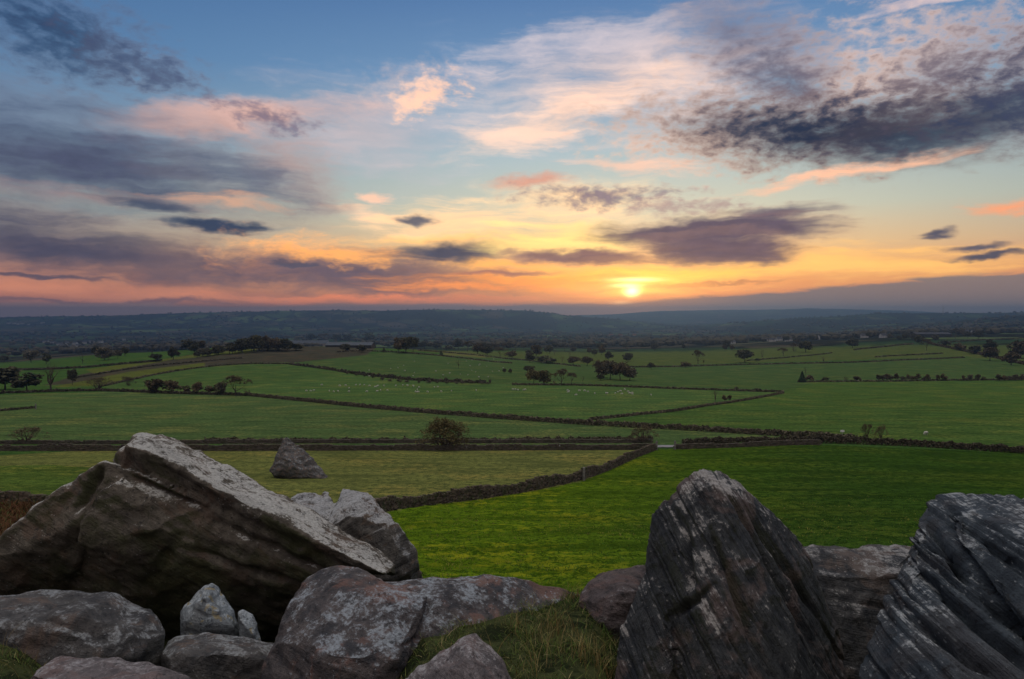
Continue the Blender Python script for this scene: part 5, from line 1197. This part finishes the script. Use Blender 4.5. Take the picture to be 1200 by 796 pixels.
def build_buildings():
    def put(px, py, wpx, hpx, *a, **k_):
        g = ground(px, py); L = wpx/F*g.y; Ht = hpx/F*g.y; return g, L, Ht
    g, L, Ht = put(363, 406, 44, 7); house(g, L, 16, Ht*.5, Ht*.5, .05, 'stone', 'sheet', 'long farm barn with pale sheet roof on the ridge, left of two', 'barn', 'barn', None, False, 3)
    g, L, Ht = put(411, 407, 54, 6.2); house(g, L, 18, Ht*.45, Ht*.5, -.06, 'dark', 'sheet', 'lower and longer pale-roofed farm barn on the ridge, right of two', 'barn', 'barn', None, False, 4)
    g, L, Ht = put(1090, 395, 42, 6); house(g, L, 26, Ht*.6, Ht*.3, .03, 'dark', 'slate', 'long dark shed among the trees near the right skyline', 'shed', 'shed', None, False, 2)
    g = ground(959, 398); house(g, 13, 8, 6, 5, 1.2, 'white', 'slate', 'white gabled house in the trees above the olive field', 'house', 'house')
    g = ground(1095, 394); house(g-Vector((0, 30, 0)), 20, 9, 4.5, 3.0, .2, 'white', 'sheet', 'pale low building in front of the long dark shed', 'outbuilding', 'outbuilding', None, False)
    for (x, y, w, m) in [(716, 394, 'stone', 'tile'), (727, 394.5, 'stone', 'tile'), (743, 394, 'stone', 'tile')]:
        house(ground(x, y), 22, 10, 6, 5, random.uniform(-.5, .5), w, m, 'tiny red-roofed house of the hamlet in the valley below the sun', group='red-roofed houses of the valley hamlet')
    for (x, y) in [(858, 403), (896, 400), (905, 400.5), (913, 399.5), (924, 400)]:
        house(ground(x, y), 14, 8, 5, 3.5, random.uniform(-.6, .6), 'white', 'slate', 'small pale house in the dark belt above the olive fields', group='pale houses in the belt above the olive fields')
    for (x, y) in [(1131, 391), (1161, 390), (1142, 391), (1013, 396), (1035, 396)]:
        house(ground(x, y), 14, 8, 5, 4, random.uniform(-.6, .6), 'white', 'slate', 'small pale house in the hedges near the right skyline', group='pale houses near the right skyline')
    for (x, y) in [(75, 407), (78, 404), (70, 405), (88, 404), (99, 403), (107, 402), (145, 399), (62, 403), (92, 407), (118, 402), (84, 409), (54, 402)]:
        house(ground(x, y), random.uniform(14, 26), 11, 6, 5, random.uniform(-.6, .6), 'white', 'slate', 'pale house of the village in the hazy valley at left', group='houses of the valley village')
    for (x, y) in [(10, 379.5), (17, 380), (21, 380.5), (26, 380), (50, 379), (33, 381)]:
        house(ground(x, y), random.uniform(18, 34), 14, 7, 6, random.uniform(-.6, .6), 'white', 'slate', 'pale building high on the hazy left hillside', group='pale buildings on the left hillside')
    # mast on the right-hand skyline
    g = ground(1105, 369); m = empty('radio_mast', g); tag(m, 'thin radio mast standing on the far right-hand hill', 'mast')
    Ht = 11.5/F*g.y; Vs, Fs = [], []
    for a in range(3):
        o = np.array([math.cos(a*2.094), math.sin(a*2.094), 0])*2.6; tube_into(Vs, Fs, o+np.array([0, 0, -4]), o*.25+np.array([0, 0, Ht]), .8, .5, 4)
    for i in range(14):
        z = Ht*i/14; s_ = 1-.75*i/14; ps = [np.array([math.cos(a*2.094)*2.6*s_, math.sin(a*2.094)*2.6*s_, z]) for a in range(3)]
        for a in range(3): tube_into(Vs, Fs, ps[a], ps[(a+1) % 3]*.95+np.array([0, 0, Ht/14*.9]), .3, .3, 3)
    mesh_obj('lattice', np_mesh('lattice', np.concatenate(Vs), np.concatenate(Fs)), BMAT['metal'], m)
    Vs, Fs = [], []; tube_into(Vs, Fs, np.array([0, 0, Ht]), np.array([0, 0, Ht*1.15]), .4, .2, 5); mesh_obj('antenna', np_mesh('antenna', np.concatenate(Vs), np.concatenate(Fs)), BMAT['metal'], m)
    # small white notice behind the lane hedge
    g = ground(987, 510); s_ = empty('signpost', g); tag(s_, 'small white notice on a post behind the thick lane hedge', 'sign')
    bm = bmesh.new(); box_into(bm, -.04, .04, -.04, .04, -.2, 1.15); bm_obj('post', bm, BMAT['metal'], s_)
    bm = bmesh.new(); box_into(bm, -.45, .45, -.075, -.045, .7, 1.15); bm_obj('board', bm, BMAT['paint'], s_)
    GP = simple_mat('weathered_post', (0.12, 0.11, 0.10), (0.22, 0.21, 0.19), 3)
    for (x, y, h, lb) in [(769.5, 527.5, 1.7, 'pale stone gatepost at the end of the curving wall'), (791, 526.8, 1.6, 'stone gatepost at the right side of the lane opening'), (42, 480, 1.9, 'lone gate post at the field corner near the left edge'), (684, 562.5, 1.75, 'pale upright stone set in the middle of the curving wall')]:
        g = ground(x, y); bm = bmesh.new(); box_into(bm, -.16, .16, -.14, .14, -.3, h); bmesh.ops.subdivide_edges(bm, edges=bm.edges[:], cuts=3, use_grid_fill=True)
        for v in bm.verts: v.co += Vector((random.gauss(0, .015), random.gauss(0, .015), random.gauss(0, .015))); v.co.x *= 1-.12*v.co.z/h
        me = bpy.data.meshes.new('gatepost'); bm.to_mesh(me); bm.free(); o = mesh_obj('gatepost', me, GP, None, g-Vector((0, .35 if x == 684 else 0, 0))); tag(o, lb, 'gatepost')
build_buildings()

# ------------------------------------------------------------------ sheep
def sheep_mesh():
    bm = bmesh.new()
    def ell(c, r, rot=0):
        k_ = bmesh.ops.create_icosphere(bm, subdivisions=2, radius=1.0); M_ = Matrix.Rotation(rot, 3, 'Y')
        for v in k_['verts']: v.co = M_ @ Vector((v.co.x*r[0], v.co.y*r[1], v.co.z*r[2]))+Vector(c)
    ell((0, 0, .58), (.52, .25, .27)); ell((.30, 0, .60), (.26, .23, .25)); ell((-.30, 0, .58), (.26, .25, .26)); ell((.50, 0, .50), (.22, .12, .13), .6); ell((.66, 0, .32), (.16, .075, .085), .9)
    ell((.60, .09, .42), (.03, .07, .03)); ell((.60, -.09, .42), (.03, .07, .03)); ell((-.56, 0, .55), (.06, .04, .13))
    for x, y in ((.3, .12), (.3, -.12), (-.33, .12), (-.33, -.12)):
        k_ = bmesh.ops.create_cone(bm, segments=8, radius1=.035, radius2=.07, depth=.46, cap_ends=True); bmesh.ops.translate(bm, verts=k_['verts'], vec=(x, y, .22))
    me = bpy.data.meshes.new('s'); bm.to_mesh(me); bm.free(); o = bpy.data.objects.new('tmp', me); COL.objects.link(o)
    md = o.modifiers.new('r', 'REMESH'); md.mode = 'VOXEL'; md.voxel_size = .035; s_ = o.modifiers.new('s', 'SMOOTH'); s_.iterations = 2
    m3 = bpy.data.meshes.new_from_object(o.evaluated_get(bpy.context.evaluated_depsgraph_get())); bpy.data.objects.remove(o); m3.name = 'sheep'; m3.materials.append(simple_mat('fleece', (.30, .29, .25), (.50, .48, .42), 6)); return m3
def build_sheep():
    me = sheep_mesh(); rng = np.random.default_rng(4)
    def flock(pts, lb, gr, sc=1.0):
        for (x, y) in pts:
            g = ground(x, y); o = mesh_obj('sheep', me); o.location = g; o.rotation_euler = (0, 0, rng.uniform(0, 6.28)); o.scale = (sc*rng.uniform(.9, 1.1),)*3; tag(o, lb, 'sheep', gr)
    A = [(359, 459), (364, 459), (368, 458.5), (386, 459), (391, 460), (396, 459.5), (409, 460), (405, 452.5), (398, 453), (417, 452), (422, 452), (427, 452), (433, 453), (440, 454.5), (442, 453.5), (443, 453), (450, 453), (446, 458.5), (442, 459.5), (454, 458.5), (464, 453), (472, 452.5), (477, 452.5), (478, 453), (484, 453), (485, 453.5), (491, 455), (489, 457.5), (487, 460), (488, 460.5), (490, 460.5), (501, 460.2), (509, 454.8), (513, 454.3), (517, 460), (529, 459), (558, 458.5), (409, 456), (377, 452), (430, 460)]
    flock(A, 'white sheep of the left flock grazing in the sheep pasture', 'left flock in the sheep pasture', .95)
    Bq = [(601, 457.5), (604, 457.5), (607, 458), (614, 458), (615.5, 457.5), (665, 458.5), (666, 460.5), (667, 459.5), (679, 459), (685, 459), (689, 460), (697, 462), (710, 461.8), (711.5, 462), (721, 462), (724, 460.5), (727, 459.5), (732, 457.5), (736, 460), (738, 462), (741, 461.5), (741, 463), (763, 464), (675, 464), (729, 462.5)]
    flock(Bq, 'white sheep of the right flock grazing in front of the central clump', 'right flock in front of the clump', .95)
    Cq = [(rng.uniform(418, 590), rng.uniform(421, 443)) for _ in range(36)]
    flock(Cq, 'distant sheep dotted over the slope above the broken hedge', 'distant flock on the ridge slope', .95)
    flock([(1085, 510)], 'single pale sheep near the thick lane hedge at right', None)
build_sheep()

# ------------------------------------------------------------------ members of a row or flock are told apart by counting along it
def ordinal(n):
    a = 'zeroth first second third fourth fifth sixth seventh eighth ninth tenth eleventh twelfth thirteenth fourteenth fifteenth sixteenth seventeenth eighteenth nineteenth'.split()
    t = {2: 'twent', 3: 'thirt', 4: 'fort', 5: 'fift', 6: 'sixt'}
    if n < 20: return a[n]
    return t[n//10]+'ieth' if n % 10 == 0 else t[n//10]+'y-'+a[n % 10]
PLACE = {
    'trees of the ridge clump': ('tree', 'packed into the big round ridge clump'),
    'trees of the central clump': ('brown tree', 'massed in the big central clump'),
    'bushes in the straight right-hand hedge': ('little bush', 'in the broken row right of the conifer'),
    'bushes of the broken pasture hedge': ('low bush', 'in the broken hedge above the left flock'),
    'trees of the belt above the olive fields': ('tree', 'in the skyline belt above the olive fields'),
    'trees round the long shed': ('tree', 'in the wood around the long shed'),
    'trees beyond the central clump': ('tree', 'in the hedges beyond the central clump'),
    'trees in the valley below the sun': ('tree', 'in the hazy valley below the sun'),
    'far valley trees below the hill': ('tiny tree', 'in the blue valley below the long hill'),
    'trees in the low fields at left': ('dim tree', 'in low fields beyond the leafless tree'),
    'trees among the top right hedges': ('tree', 'in the dark hedges at top right'),
    'trees of the dim wood left of the ridge': ('tree', 'in the dim wood left of the ridge'),
    'close-grown trees of the ridge belt': ('tree', 'among the close-grown ridge belt left of the barns'),
    'left flock in the sheep pasture': ('sheep', 'in the left flock of the pasture'),
    'right flock in front of the clump': ('sheep', 'in the right flock before the clump'),
    'distant flock on the ridge slope': ('faint sheep', 'on the slope above the broken hedge'),
    'red-roofed houses of the valley hamlet': ('red-roofed house', 'in the valley hamlet below the sun'),
    'pale houses in the belt above the olive fields': ('pale house', 'in the belt above the olive fields'),
    'pale houses near the right skyline': ('pale house', 'in the hedges near the right skyline'),
    'houses of the valley village': ('pale house', 'in the hazy village at left'),
    'pale buildings on the left hillside': ('pale building', 'high on the hazy left hillside'),
}
look = {'round': 'leafy', 'half': 'half-bare', 'bush': 'bushy', 'bare': 'bare'}
for gname, (noun, where) in PLACE.items():
    mem = sorted([o for o in SC.objects if o.get('group') == gname and o.parent is None], key=lambda o: o.location.x/o.location.y)
    for i, o in enumerate(mem):
        extra = ''
        if 'tree' in noun and o.type == 'MESH': extra = ('tall ' if o.scale.z > 12.5 else 'low ' if o.scale.z < 9.5 else '')+('broad ' if o.scale.x > o.scale.z*1.08 else 'narrow ' if o.scale.x < o.scale.z*.85 else '')
        o['label'] = '%s %s from the left %s' % (ordinal(i+1), noun, where)+(', '+extra.strip()+' one' if extra and len(where.split()) < 8 else '')
